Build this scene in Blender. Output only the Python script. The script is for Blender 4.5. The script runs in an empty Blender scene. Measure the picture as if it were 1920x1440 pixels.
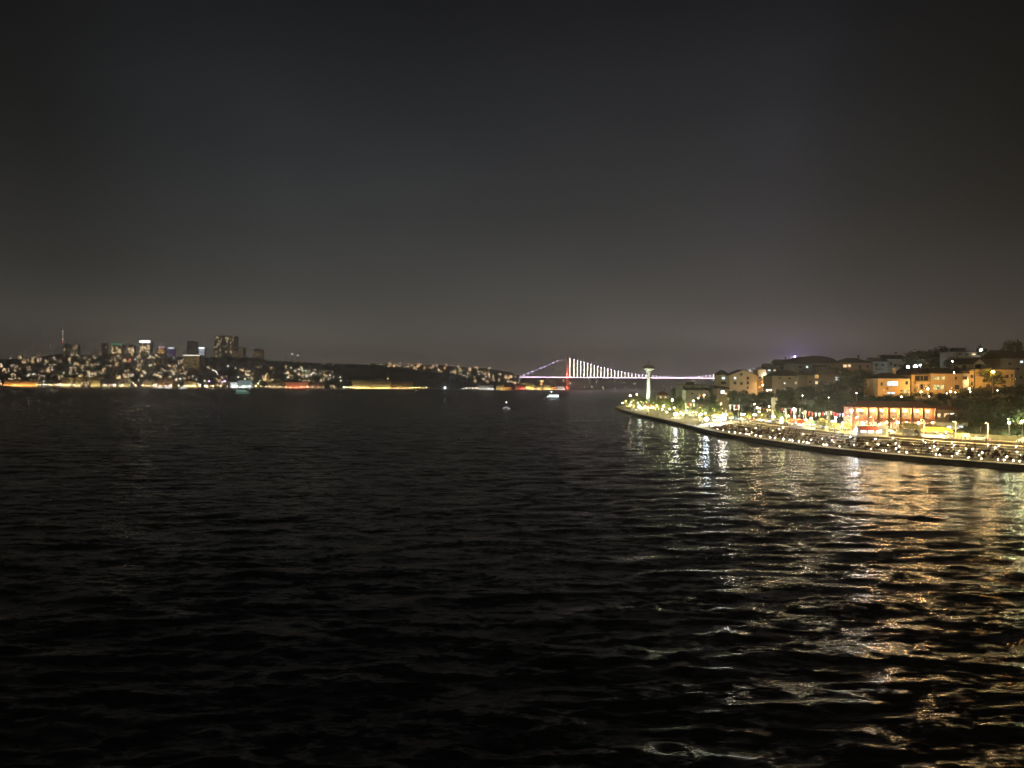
import bpy, math, random
import numpy as np
from mathutils import Matrix, Vector

random.seed(7)
rng = np.random.default_rng(7)
S = bpy.context.scene
COL = S.collection
PI = math.pi

# ------------------------------------------------------------------ camera
F, CX, CY = 1443.0, 960.0, 720.0
CAMH = 18.0
ROLL, PITCH = math.radians(0.52), math.radians(0.147)
cam_d = bpy.data.cameras.new('camera')
cam = bpy.data.objects.new('camera', cam_d)
COL.objects.link(cam)
cam_d.sensor_width = 36
cam_d.lens = F / 1920 * 36
cam_d.clip_start = 0.5
cam_d.clip_end = 40000
RM = Matrix.Rotation(PI / 2 + PITCH, 3, 'X') @ Matrix.Rotation(ROLL, 3, 'Z')
cam.matrix_world = Matrix.Translation((0, 0, CAMH)) @ RM.to_4x4()
S.camera = cam


def P(x, y, Y):
    """world point at forward distance Y seen at photo position (x, y)"""
    w = RM @ Vector(((x - CX) / F, -(y - CY) / F, -1))
    k = Y / w.y
    return Vector((w.x * k, Y, CAMH + w.z * k))


def proj(X, Y, Z):
    v = RM.transposed() @ Vector((X, Y, Z - CAMH))
    return CX + F * v.x / -v.z, CY - F * v.y / -v.z


# ------------------------------------------------------------------ night sky
wd = bpy.data.worlds.new('World')
S.world = wd
wd.use_nodes = True
nt = wd.node_tree
nt.nodes.clear()
N = nt.nodes.new
L = nt.links.new
out = N('ShaderNodeOutputWorld')
bg = N('ShaderNodeBackground')
sky = N('ShaderNodeTexSky')
sky.sky_type = 'NISHITA'
sky.sun_disc = False
sky.sun_elevation = math.radians(-9)
sky.sun_rotation = math.radians(200)
bg2 = N('ShaderNodeBackground')
L(sky.outputs[0], bg2.inputs[0])
bg2.inputs[1].default_value = 0.05
tc = N('ShaderNodeTexCoord')
sep = N('ShaderNodeSeparateXYZ')
L(tc.outputs['Generated'], sep.inputs[0])


def ramp(stops, src):
    r = N('ShaderNodeValToRGB')
    L(src, r.inputs[0])
    e = r.color_ramp.elements
    e[0].position, e[0].color = stops[0][0], (*stops[0][1], 1)
    e[1].position, e[1].color = stops[-1][0], (*stops[-1][1], 1)
    for p, c in stops[1:-1]:
        q = e.new(p)
        q.color = (*c, 1)
    return r


SKY = [(0.0, (.42, .36, .30)), (.03, (.35, .31, .26)), (.065, (.21, .19, .163)), (.10, (.116, .110, .101)), (.14, (.073, .072, .070)), (.19, (.048, .0490, .0495)),
       (.28, (.0265, .0285, .0330)), (.37, (.0155, .0170, .0205)), (.45, (.0074, .0083, .0112)), (1.0, (.001, .0015, .002))]
r1 = ramp(SKY, sep.outputs['Z'])
r1.color_ramp.interpolation = 'B_SPLINE'
mr = N('ShaderNodeMapRange')
mr.inputs[1].default_value = -1
mr.inputs[2].default_value = 1
L(sep.outputs['X'], mr.inputs[0])
r2 = ramp([(0, (.15, .15, .15)), (.21, (.20, .22, .22)), (.25, (.30, .32, .31)), (.30, (.70, .74, .73)), (.36, (.97, 1.0, 1.0)), (.5, (1, 1, 1)),
           (.60, (1.0, .98, .99)), (.655, (1.0, .93, 1.03)), (.70, (.58, .55, .52)), (.765, (.25, .22, .17)), (1, (.15, .14, .12))], mr.outputs[0])
mx = N('ShaderNodeMix')
mx.data_type = 'RGBA'
mx.blend_type = 'MULTIPLY'
fz = N('ShaderNodeMapRange')
for _i, _v in ((1, .03), (2, .30), (3, .50), (4, 1.0)):
    fz.inputs[_i].default_value = _v
L(sep.outputs['Z'], fz.inputs[0])
L(fz.outputs[0], mx.inputs[0])
L(r1.outputs[0], mx.inputs[6])
L(r2.outputs[0], mx.inputs[7])
cl = N('ShaderNodeTexNoise')      # uneven high cloud catching the city's light
cl.inputs['Scale'].default_value = 3.2
cl.inputs['Detail'].default_value = 3
cs_ = N('ShaderNodeVectorMath')
cs_.operation = 'MULTIPLY'
cs_.inputs[1].default_value = (1, 1, 3.5)
L(tc.outputs['Generated'], cs_.inputs[0])
L(cs_.outputs[0], cl.inputs['Vector'])
cm = N('ShaderNodeMapRange')
for _i, _v in ((1, .3), (2, .7), (3, .90), (4, 1.09)):
    cm.inputs[_i].default_value = _v
L(cl.outputs['Fac'], cm.inputs[0])
L(cm.outputs[0], bg.inputs[1])
L(mx.outputs[2], bg.inputs[0])
ad = N('ShaderNodeAddShader')
L(bg.outputs[0], ad.inputs[0])
L(bg2.outputs[0], ad.inputs[1])
L(ad.outputs[0], out.inputs[0])

S.view_settings.view_transform = 'Standard'
S.view_settings.look = 'None'
S.view_settings.exposure = 0
S.view_settings.gamma = 1
S.render.engine = 'CYCLES'
cy = S.cycles
cy.use_light_tree = True
cy.sample_clamp_indirect = 6.0
cy.sample_clamp_direct = 60
cy.max_bounces = 4
cy.diffuse_bounces = 2
cy.glossy_bounces = 2
cy.transmission_bounces = 2
cy.volume_bounces = 0
cy.use_denoising = True
cy.denoiser = 'OPENIMAGEDENOISE'
cy.denoising_prefilter = 'ACCURATE'
cy.use_adaptive_sampling = True
cy.adaptive_threshold = 0.01

# ------------------------------------------------------------------ materials
MATS = {}


def mat(name, col, rough=0.8, var=0.25, scale=0.4, metal=0.0, spec=0.4, col2=None):
    if name in MATS:
        return MATS[name]
    m = bpy.data.materials.new(name)
    m.use_nodes = True
    t = m.node_tree
    b = t.nodes['Principled BSDF']
    b.inputs['Roughness'].default_value = rough
    b.inputs['Metallic'].default_value = metal
    b.inputs['Specular IOR Level'].default_value = spec
    ge = t.nodes.new('ShaderNodeNewGeometry')
    no = t.nodes.new('ShaderNodeTexNoise')
    no.inputs['Scale'].default_value = scale
    no.inputs['Detail'].default_value = 4
    t.links.new(ge.outputs['Position'], no.inputs['Vector'])
    r = t.nodes.new('ShaderNodeValToRGB')
    r.color_ramp.elements[0].position = .3
    r.color_ramp.elements[1].position = .7
    c2 = col2 or tuple(c * (1 - var) for c in col)
    r.color_ramp.elements[0].color = (*c2, 1)
    r.color_ramp.elements[1].color = (*[min(1, c * (1 + var * .5)) for c in col], 1)
    t.links.new(no.outputs['Fac'], r.inputs[0])
    t.links.new(r.outputs[0], b.inputs['Base Color'])
    MATS[name] = m
    return m


def emis(name, col, st, var=0.0, scale=1.0):
    if name in MATS:
        return MATS[name]
    m = bpy.data.materials.new(name)
    m.use_nodes = True
    if (st < 13 or name.startswith('far_')) and name not in ('deck_edge_light',):
        m.cycles.emission_sampling = 'NONE'      # dim panes and signs: found by the rays that hit them
    t = m.node_tree
    t.nodes.clear()
    o = t.nodes.new('ShaderNodeOutputMaterial')
    e = t.nodes.new('ShaderNodeEmission')
    e.inputs[0].default_value = (*col, 1)
    e.inputs[1].default_value = st
    if var:
        ge = t.nodes.new('ShaderNodeNewGeometry')
        no = t.nodes.new('ShaderNodeTexNoise')
        no.inputs['Scale'].default_value = scale
        t.links.new(ge.outputs['Position'], no.inputs['Vector'])
        mp = t.nodes.new('ShaderNodeMapRange')
        mp.inputs[1].default_value = .35
        mp.inputs[2].default_value = .65
        mp.inputs[3].default_value = st * (1 - var)
        mp.inputs[4].default_value = st * (1 + var)
        t.links.new(no.outputs['Fac'], mp.inputs[0])
        t.links.new(mp.outputs[0], e.inputs[1])
    t.links.new(e.outputs[0], o.inputs[0])
    MATS[name] = m
    return m


WARM, ORG, COOL, GRN, PUR, WHT, YEL, RED = ((1, .72, .38), (1, .47, .12), (.78, .92, 1), (.86, 1, .5), (.45, .3, 1),
                                            (1, .93, .82), (1, .80, .30), (1, .09, .05))
PANE = {'W': emis('warm_lit_pane', (1, .74, .42), 1.1, .5, .7), 'C': emis('cool_lit_pane', (.82, .95, 1), 1.2, .4, .7),
        'O': emis('orange_lit_pane', (1, .5, .13), .9, .5, .6), 'Y': emis('yellow_lit_pane', (.95, .85, .35), .75, .4, .8),
        'V': emis('bright_white_pane', (.9, .97, 1), 2.5, .4, .5),
        'D': mat('dark_glass', (.015, .016, .018), .15, .2, 1)}
stone = mat('pale_stone', (.44, .37, .26), .85, .25, .5)
wallstone = mat('dark_wet_stone', (.05, .048, .042), .7, .4, .6)
asphalt = mat('asphalt', (.055, .053, .05), .8, .3, .5)
paving = mat('paving', (.38, .32, .22), .8, .3, .6)
metal_d = mat('dark_metal', (.05, .05, .055), .5, .2, 2)
metal_l = mat('pale_metal', (.5, .5, .48), .45, .15, 2)
white = mat('white_paint', (.7, .7, .68), .6, .1, 1)
leaf_d = mat('dark_leaf', (.028, .042, .016), .7, .5, .8)
leaf_m = mat('mid_leaf', (.09, .12, .03), .7, .5, .8)
leaf_y = mat('pale_leaf', (.22, .20, .07), .7, .45, .8)
bark = mat('bark', (.07, .05, .035), .9, .3, 3)
roof_d = mat('dark_roof_tile', (.045, .032, .028), .85, .35, 1.2)
roof_r = mat('red_roof_tile', (.22, .05, .03), .85, .3, 1.2)
hillmat = mat('hill_ground', (.03, .034, .016), .95, .5, .05)
earth = mat('grassy_ground', (.05, .06, .025), .95, .5, .12)


# ------------------------------------------------------------------ mesh builder
class MB:
    def __init__(s):
        s.v, s.f, s.m = [], [], []

    def add(s, vs, fs, m=0):
        o = len(s.v)
        s.v += [tuple(v) for v in vs]
        for f in fs:
            s.f.append([o + i for i in f])
            s.m.append(m)

    def box(s, x0, x1, y0, y1, z0, z1, m=0, M=None):
        vs = [Vector((x, y, z)) for z in (z0, z1) for y in (y0, y1) for x in (x0, x1)]
        if M is not None:
            vs = [M @ v for v in vs]
        s.add(vs, [(0, 2, 3, 1), (4, 5, 7, 6), (0, 1, 5, 4), (2, 6, 7, 3), (0, 4, 6, 2), (1, 3, 7, 5)], m)

    def quad(s, a, b, c, d, m=0):
        s.add([a, b, c, d], [(0, 1, 2, 3)], m)

    def cyl(s, p0, p1, r0, r1=None, n=8, m=0, cap=True):
        r1 = r0 if r1 is None else r1
        p0, p1 = Vector(p0), Vector(p1)
        d = (p1 - p0).normalized()
        a = d.orthogonal().normalized()
        b = d.cross(a)
        vs = []
        for p, r in ((p0, r0), (p1, r1)):
            for i in range(n):
                t = 2 * PI * i / n
                vs.append(p + a * (r * math.cos(t)) + b * (r * math.sin(t)))
        fs = [(i, (i + 1) % n, n + (i + 1) % n, n + i) for i in range(n)]
        if cap:
            fs += [tuple(reversed(range(n))), tuple(range(n, 2 * n))]
        s.add(vs, fs, m)

    def lathe(s, prof, n=12, m=0, c=(0, 0, 0), a0=0.0, closed=True):
        vs = []
        for r, z in prof:
            for i in range(n):
                t = a0 + 2 * PI * i / n
                vs.append((c[0] + r * math.cos(t), c[1] + r * math.sin(t), c[2] + z))
        fs = []
        for j in range(len(prof) - 1):
            for i in range(n):
                k = (i + 1) % n
                fs.append((j * n + i, j * n + k, (j + 1) * n + k, (j + 1) * n + i))
        s.add(vs, fs, m)

    def orb(s, c, r, m=0, n=8, k=5, sz=1.0):
        prof = [(max(.001, r * math.sin(PI * j / k)), -r * sz * math.cos(PI * j / k)) for j in range(k + 1)]
        s.lathe(prof, n, m, c)

    def mesh(s, name, mats):
        me = bpy.data.meshes.new(name)
        me.from_pydata(s.v, [], s.f)
        for m in mats:
            me.materials.append(m)
        if len(mats) > 1:
            me.polygons.foreach_set('material_index', s.m)
        me.update()
        return me

    def build(s, name, mats, parent=None, loc=None, smooth=False):
        if not isinstance(mats, (list, tuple)):
            mats = [mats]
        me = s.mesh(name, mats)
        if smooth:
            me.polygons.foreach_set('use_smooth', [True] * len(me.polygons))
        o = bpy.data.objects.new(name, me)
        COL.objects.link(o)
        if parent is not None:
            o.parent = parent
        if loc is not None:
            o.location = loc
        return o


def tag(o, label, cat, group=None):
    n = len(label.split())
    assert 4 <= n <= 16, label
    o['label'] = label
    o['category'] = cat
    if group:
        o['group'] = group
    return o


def empty(name, loc, rz=0.0):
    o = bpy.data.objects.new(name, None)
    COL.objects.link(o)
    o.location = loc
    o.rotation_euler = (0, 0, rz)
    return o


def kids():
    d = {}
    for o in COL.objects:
        if o.parent:
            d.setdefault(o.parent.name, []).append(o)
    return d


def copy_tree(src, tree):
    c = src.copy()
    COL.objects.link(c)
    for ch in tree:
        d = ch[0].copy()
        COL.objects.link(d)
        d.parent = c
        for g in ch[1]:
            e = g.copy()
            COL.objects.link(e)
            e.parent = d
    return c


def tree_of(src):
    return [(c, list(c.children)) for c in src.children]


def struct(o, kind='structure'):
    o['kind'] = kind
    return o


# ------------------------------------------------------------------ water
def build_water():
    nr, nc = 860, 520
    Ys = np.geomspace(20, 5200, nr)
    u = np.linspace(-1, 1, nc)
    X = u[None, :] * (0.86 * Ys[:, None] + 30)
    Y = np.repeat(Ys[:, None], nc, 1)
    sp = np.maximum(np.gradient(Ys)[:, None], (0.86 * Ys[:, None] + 30) * 2 / nc)
    Z = np.zeros_like(X)
    r = np.random.default_rng(3)
    for i in range(110):
        lam = 1.0 * (14 / 1.0) ** r.random()
        th = math.radians(97) + r.normal(0, .36)
        k = 2 * PI / lam
        amp = 0.0046 * lam ** 0.40 * (0.6 + .8 * r.random())
        if lam > 10:
            amp *= 1.1
        fade = np.clip((lam / sp - 2.5) / 3, 0, 1)
        ph = k * (X * math.cos(th) + Y * math.sin(th)) + r.random() * 6.28
        s = np.sin(ph)
        Z += amp * fade * (s + 0.35 * (np.abs(s) * -1 + .6) * 0)
    # gusts: patches where the chop is stronger or weaker
    g = 1 + .35 * np.sin(X * .045 + 1.3 + 2 * np.sin(Y * .012)) * np.sin(Y * .031 + .7 + X * .01)
    Z *= g
    co = np.stack([X, Y, Z], -1).reshape(-1, 3)
    idx = np.arange(nr * nc).reshape(nr, nc)
    q = np.stack([idx[:-1, :-1], idx[:-1, 1:], idx[1:, 1:], idx[1:, :-1]], -1).reshape(-1, 4)
    me = bpy.data.meshes.new('sea_water')
    me.vertices.add(len(co))
    me.vertices.foreach_set('co', co.astype(np.float32).ravel())
    me.loops.add(q.size)
    me.loops.foreach_set('vertex_index', q.astype(np.int32).ravel())
    me.polygons.add(len(q))
    me.polygons.foreach_set('loop_start', np.arange(0, q.size, 4, dtype=np.int32))
    me.polygons.foreach_set('loop_total', np.full(len(q), 4, dtype=np.int32))
    me.polygons.foreach_set('use_smooth', np.ones(len(q), dtype=bool))
    me.update()
    me.validate()
    o = bpy.data.objects.new('sea_water', me)
    COL.objects.link(o)
    struct(o)
    m = bpy.data.materials.new('sea_water')
    m.use_nodes = True
    t = m.node_tree
    b = t.nodes['Principled BSDF']
    b.inputs['Base Color'].default_value = (.0012, .0018, .0022, 1)
    b.inputs['Roughness'].default_value = .22
    b.inputs['Specular IOR Level'].default_value = .08
    b.inputs['IOR'].default_value = 1.333
    ge = t.nodes.new('ShaderNodeNewGeometry')

    def vm(op, a, bb=None):
        n = t.nodes.new('ShaderNodeVectorMath')
        n.operation = op
        for i, s in enumerate((a, bb)):
            if s is None:
                continue
            if isinstance(s, tuple):
                n.inputs[i].default_value = s
            else:
                t.links.new(s, n.inputs[i])
        return n
    acc = vm('MULTIPLY', ge.outputs['Normal'], (1, 1, 1))
    # ripples finer than the mesh, as random slopes; longer across the wind than along it
    for sc, st, an in ((.13, .26, (.5, 1, 1)), (.45, .66, (.42, 1, 1)), (1.3, .95, (.42, 1, 1)), (4.0, .75, (.5, 1, 1))):
        mp = vm('MULTIPLY', ge.outputs['Position'], an)
        no = t.nodes.new('ShaderNodeTexNoise')
        no.inputs['Scale'].default_value = sc
        no.inputs['Detail'].default_value = 2
        t.links.new(mp.outputs[0], no.inputs['Vector'])
        s1 = vm('SUBTRACT', no.outputs['Color'], (.5, .5, .5))
        s2 = vm('MULTIPLY', s1.outputs[0], (st * .30, st * 1.0, 0))
        acc = vm('ADD', acc.outputs[0], s2.outputs[0])
    nn = vm('NORMALIZE', acc.outputs[0])
    t.links.new(nn.outputs[0], b.inputs['Normal'])
    me.materials.append(m)


build_water()

# ------------------------------------------------------------------ near shore: shoreline curve and ground heights
CTRL = [(235, 20), (205, 60), (178, 95), (150, 124), (131, 150), (114.9, 172.7), (103, 189), (94, 206), (87, 225), (82.5, 248), (79, 270),
        (77.2, 292), (78, 330), (79, 370), (79, 410), (78.5, 450), (78.5, 510), (83, 600), (92, 679), (110, 735),
        (140, 790), (185, 850), (250, 920), (340, 1000)]


def catmull(pts, n=8):
    res = []
    for i in range(1, len(pts) - 2):
        p0, p1, p2, p3 = [np.array(p, float) for p in pts[i - 1:i + 3]]
        for j in range(n):
            t = j / n
            res.append(.5 * ((2 * p1) + (-p0 + p2) * t + (2 * p0 - 5 * p1 + 4 * p2 - p3) * t * t + (-p0 + 3 * p1 - 3 * p2 + p3) * t ** 3))
    return np.array(res)


CV = catmull(CTRL)
SEG = np.linalg.norm(np.diff(CV, axis=0), axis=1)
TT = np.concatenate([[0], np.cumsum(SEG)])
TAN = np.gradient(CV, axis=0)
TAN /= np.linalg.norm(TAN, axis=1)[:, None]
NRM = np.stack([TAN[:, 1], -TAN[:, 0]], 1)


def curve(t, s):
    x = np.interp(t, TT, CV[:, 0])
    y = np.interp(t, TT, CV[:, 1])
    nx = np.interp(t, TT, NRM[:, 0])
    ny = np.interp(t, TT, NRM[:, 1])
    k = math.hypot(nx, ny)
    return x + s * nx / k, y + s * ny / k, math.atan2(ny, nx)


def sdist(X, Y):
    X, Y = np.atleast_1d(X).astype(float), np.atleast_1d(Y).astype(float)
    best = np.full(X.shape, 1e18)
    sg = np.zeros(X.shape)
    for i in range(len(CV) - 1):
        a, d = CV[i], CV[i + 1] - CV[i]
        l2 = d @ d
        u = np.clip(((X - a[0]) * d[0] + (Y - a[1]) * d[1]) / l2, 0, 1)
        px, py = X - a[0] - u * d[0], Y - a[1] - u * d[1]
        q = px * px + py * py
        side = np.sign(px * d[1] - py * d[0])
        w = q < best
        best = np.where(w, q, best)
        sg = np.where(w, side, sg)
    return np.sqrt(best) * sg


def road_z(Y):
    return np.interp(Y, [0, 300, 400, 5000], [4.4, 4.4, 2.5, 2.3])


def hill_f(Y):
    return np.interp(Y, [0, 480, 560, 680, 9000], [1, 1, .75, .3, .25])


def land_z(X, Y, s):
    h = np.interp(s, [34, 46, 72, 110, 200, 420, 900], [0, 1.5, 10.5, 13.5, 22, 30, 34])
    n = .5 * np.sin(X * .09 + Y * .05) + .4 * np.sin(X * .05 - Y * .11 + 2)
    return road_z(Y) + hill_f(Y) * h + n * np.clip((s - 36) / 20, 0, 1)


def gz(X, Y):
    s = float(sdist(X, Y)[0])
    if s < 5:
        return 1.3
    if s < 20:
        return float(np.interp(s, [5, 20], [1.3, road_z(Y)]))
    return float(land_z(X, Y, s))


def build_near_land():
    xs = np.concatenate([np.arange(66, 330, 4.0), np.arange(330, 1300, 16.0)])
    ys = np.concatenate([np.arange(24, 600, 4.5), np.arange(600, 1200, 12.0)])
    X, Y = np.meshgrid(xs, ys)
    s = sdist(X.ravel(), Y.ravel()).reshape(X.shape)
    Z = np.where(s < 20, -3.0, np.where(s < 30, np.interp(s, [20, 24], [-3, 1]) + 0 * Y, land_z(X, Y, s)))
    Z = np.where((s >= 24) & (s < 33), road_z(Y) - .5, Z)
    Z = np.where((s >= 20) & (s < 24), -1.0, Z)
    mb = MB()
    nx = len(xs)
    mb.v = [tuple(v) for v in np.stack([X, Y, Z], -1).reshape(-1, 3)]
    for j in range(len(ys) - 1):
        for i in range(nx - 1):
            if max(s[j, i], s[j, i + 1], s[j + 1, i], s[j + 1, i + 1]) > 14:
                mb.f.append([j * nx + i, j * nx + i + 1, (j + 1) * nx + i + 1, (j + 1) * nx + i])
    struct(mb.build('hillside_ground', earth, smooth=True))


build_near_land()


def strip(name, t0, t1, sec, m, dt=3.0, zf=None):
    """sweep of a cross-section [(s, z or callable)] along the shoreline"""
    n = int((t1 - t0) / dt) + 1
    vs, fs = [], []
    for i in range(n + 1):
        t = t0 + (t1 - t0) * i / n
        for s, z in sec:
            x, y, _ = curve(t, s)
            vs.append((x, y, z(y) if callable(z) else z))
    k = len(sec)
    for i in range(n):
        for j in range(k - 1):
            a = i * k + j
            fs.append((a, a + 1, a + k + 1, a + k))
    mb = MB()
    mb.add(vs, fs)
    return mb.build(name, m)


TMAX = TT[-1]


def t_at_Y(Y):
    i = np.argmin(np.abs(CV[:, 1] - Y))
    return float(np.interp(Y, CV[:, 1], TT))


T_END = t_at_Y(318)     # terraces stop where the quay bends away
o = strip('sea_wall', 0, TMAX, [(0, -2), (0, 1.15), (-.15, 1.15), (-.15, 1.32), (.9, 1.32), (.9, 1.2)], wallstone)
tag(o, 'dark stone sea wall dropping from the lit quay into the water', 'sea wall')
struct(strip('quay_pavement', 0, TMAX, [(.9, 1.30), (5.2, 1.30)], paving))
sec = []
z = 1.3
for i in range(6):
    s = 5 + 2.5 * i
    z2 = 1.3 + .5 * (i + 1)
    sec += [(s, z), (s, z2), (s + 2.5, z2)]
    z = z2
sec += [(20.0, 4.3), (22.0, 4.3)]
struct(strip('terrace_steps', 0, T_END, sec, stone))
struct(strip('promenade', T_END, TMAX, [(5.2, 1.3), (9, 1.5), (14, lambda y: .3 + .6 * road_z(y)), (22, lambda y: float(road_z(y)) - .1)], paving))
struct(strip('road', 0, TMAX, [(22, lambda y: float(road_z(y)) + .12 - .14), (30, lambda y: float(road_z(y)) - .02)], asphalt))
struct(strip('pavement', 0, TMAX, [(30, lambda y: float(road_z(y)) - .02), (30, lambda y: float(road_z(y)) + .12), (34.5, lambda y: float(road_z(y)) + .12)], paving))

NEARZ = [(1232, 'near the tall white tower'), (1345, 'at the far quay bend'), (1465, 'below the parked cars'),
         (1598, 'left of the white kiosk'), (1700, 'below the white kiosk'), (1800, 'below the orange awning'),
         (3000, 'at the right end of the terrace')]


def near_zone(px):
    for a, b in NEARZ:
        if px < a:
            return b


# ------------------------------------------------------------------ far shore (left) and the hill behind the bridge
XD = [-500, 0, 450, 700, 900, 1000, 1062, 1140]
DD = [2400, 2620, 2850, 2950, 3250, 3560, 3820, 3900]
XR = [-500, 0, 60, 110, 150, 200, 240, 300, 340, 370, 420, 470, 500, 560, 600, 640, 700, 760, 820, 870, 920, 960, 985, 1010, 1062, 1140]
YR = [670, 674, 671, 664, 667, 663, 663, 667, 670, 674, 671, 673, 678, 682, 683, 683, 684, 684, 684, 688, 691, 699, 710, 716, 724, 730.5]


def far_pt(x, v):
    D = np.interp(x, XD, DD) + v * 1150
    zs = P(x, 726, D)
    top = P(x, float(np.interp(x, XR, YR)), np.interp(x, XD, DD) + 1150).z
    z = 2.0 + (top - 2.0) * max(0.0, (v - .06) / .94) ** .95
    return Vector((zs.x, float(D), float(z)))


def far_at(x, py):
    lo, hi = 0.0, 1.0
    for _ in range(18):
        m = .5 * (lo + hi)
        p = far_pt(x, m)
        if proj(*p)[1] > py:
            lo = m
        else:
            hi = m
    return far_pt(x, .5 * (lo + hi)), .5 * (lo + hi)


def build_far_land():
    mb = MB()
    xs = list(range(-500, 1141, 10))
    vsn = 26
    for j in range(vsn + 2):
        for x in xs:
            if j == 0:
                p = far_pt(x, 0)
                p.z = -2
            else:
                v = (j - 1) / vsn
                p = far_pt(x, v)
                p.z += 3 * math.sin(x * .11 + v * 9) * v * (1 - v) * 2
            mb.v.append(tuple(p))
    n = len(xs)
    for j in range(vsn + 1):
        for i in range(n - 1):
            mb.f.append([j * n + i, j * n + i + 1, (j + 1) * n + i + 1, (j + 1) * n + i])
            mb.m.append(0)
    struct(mb.build('far_hillside', hillmat, smooth=True))
    # hill beyond the bridge
    mb = MB()
    xs = list(range(930, 1900, 15))
    for j in range(16):
        for x in xs:
            v = max(0, (j - 1) / 14)
            D = 4700 + 1500 * v
            yr = float(np.interp(x, [930, 1000, 1060, 1150, 1280, 1400, 1600, 1900], [704, 705, 706, 706, 708, 708, 706, 700]))
            yr += 1.5 * math.sin(x * .05)
            top = P(x, yr, 6200).z
            p = P(x, 726, D)
            p.z = -2 if j == 0 else 2 + (top - 2) * v ** .9
            mb.v.append(tuple(p))
    n = len(xs)
    for j in range(15):
        for i in range(n - 1):
            mb.f.append([j * n + i, j * n + i + 1, (j + 1) * n + i + 1, (j + 1) * n + i])
            mb.m.append(0)
    struct(mb.build('hill_behind_bridge', mat('built_up_hill', (.12, .11, .11), .95, .4, .02), smooth=True))


build_far_land()


def bhill(x, v):
    yr = float(np.interp(x, [930, 1000, 1060, 1150, 1280, 1400, 1600, 1900], [704, 705, 706, 706, 708, 708, 706, 700]))
    top = P(x, yr, 6200).z
    p = P(x, 726, 4700 + 1500 * v)
    p.z = 2 + (top - 2) * v ** .9
    return p


# woods: far crowns nobody could count
def woods():
    mb = MB()

    def clump(p, r):
        for _ in range(5):
            c = p + Vector((random.uniform(-r, r), random.uniform(-r, r), random.uniform(0, r)))
            q = [Vector((random.gauss(0, 1), random.gauss(0, 1), random.gauss(0, 1))).normalized() * r * .75 for _ in range(3)]
            mb.add([c + a for a in q], [(0, 1, 2)])
    k = 0
    while k < 5200:
        x = random.uniform(595, 885)
        top = np.interp(x, [595, 620, 700, 760, 800, 860, 885], [690, 684, 688, 695, 700, 708, 712])
        py = random.uniform(top, 716)
        p, v = far_at(x, py)
        if v > .99:
            continue
        clump(p + Vector((0, 0, 4)), random.uniform(4, 8))
        k += 1
    for _ in range(1300):
        x = random.uniform(365, 600)
        R = float(np.interp(x, XR, YR))
        p, v = far_at(x, R + random.uniform(.5, 9))
        clump(p + Vector((0, 0, 4)), random.uniform(4, 8))
    for _ in range(2000):
        x = random.uniform(-60, 620)
        p = far_pt(x, random.random() ** .8 * .97 + .03)
        clump(p + Vector((0, 0, 3)), random.uniform(3, 6))
    struct(mb.build('far_woods', leaf_d), 'stuff')


woods()

# ------------------------------------------------------------------ far buildings
FZ = [(70, 'above the orange waterfront hall'), (150, 'below the television mast'), (232, 'right of the white slab towers'),
      (322, 'below the bright rooftop sign'), (392, 'around the yellow lit hotel'), (455, 'below the broad dark tower'),
      (535, 'below the speckled towers'), (655, 'beside the wooded ridge'), (800, 'behind the long yellow palace'),
      (900, 'right of the long palace'), (1000, 'left of the bridge'), (9999, 'beyond the bridge deck')]


def fzone(x):
    for a, b in FZ:
        if x < a:
            return b


def fband(v):
    return 'on the waterfront' if v < .1 else 'low on the slope' if v < .35 else 'halfway up the slope' if v < .68 else 'near the ridge'


farwalls = [mat('far_cream_wall', (.42, .36, .27), .85, .2, .05), mat('far_grey_wall', (.28, .28, .27), .85, .2, .05),
            mat('far_ochre_wall', (.40, .27, .14), .85, .2, .05), mat('far_brown_wall', (.22, .14, .10), .85, .2, .05)]
FW = emis('far_warm_window', (1, .72, .38), 19)
FC = emis('far_white_window', (.95, 1, .9), 22)
FO = emis('far_orange_window', (1, .47, .13), 16)
VARI = []
LOOK = []
for k in range(14):
    r = random.Random(100 + k)
    w, d, fl = r.choice([11, 14, 18, 24]), 12, r.choice([3, 4, 5, 6])
    h = fl * 3.2
    mb = MB()
    mb.box(-w / 2, w / 2, 0, d, -6, h, 0)
    if k % 2:
        mb.add([(-w / 2 - .6, -.6, h + .01), (w / 2 + .6, -.6, h + .01), (w / 2 + .6, d + .6, h + .01), (-w / 2 - .6, d + .6, h + .01),
                (-w / 4, d / 2, h + 3), (w / 4, d / 2, h + 3)], [(0, 1, 5, 4), (1, 2, 5), (2, 3, 4, 5), (3, 0, 4), (3, 2, 1, 0)], 1)
    else:
        mb.box(-w / 2 - .3, w / 2 + .3, -.3, d + .3, h + .01, h + .6, 1)
        mb.box(-2, 1.5, 4, 7, h + .6, h + 2.6, 0)
    nw = int(w / 3)
    lit = [.12, .26, .42][k % 3]
    for fi in range(fl):
        for j in range(nw):
            xx = -w / 2 + (j + .5) * w / nw
            q = r.random()
            m = (2 + r.choice([0, 0, 0, 1, 2])) if q < lit else 5
            mb.box(xx - .7, xx + .7, -.05, .02, fi * 3.2 + 1, fi * 3.2 + 2.5, m)
    VARI.append(mb.mesh('apartment_building', [farwalls[k % 4], roof_d if k % 4 else roof_r, FW, FC, FO, PANE['D']]))
    col = ['cream', 'grey', 'ochre', 'brown'][k % 4]
    LOOK.append(f'small {col} block')
nfar = 0
LIT = ['mostly dark', 'few windows lit', 'several windows lit']


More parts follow.
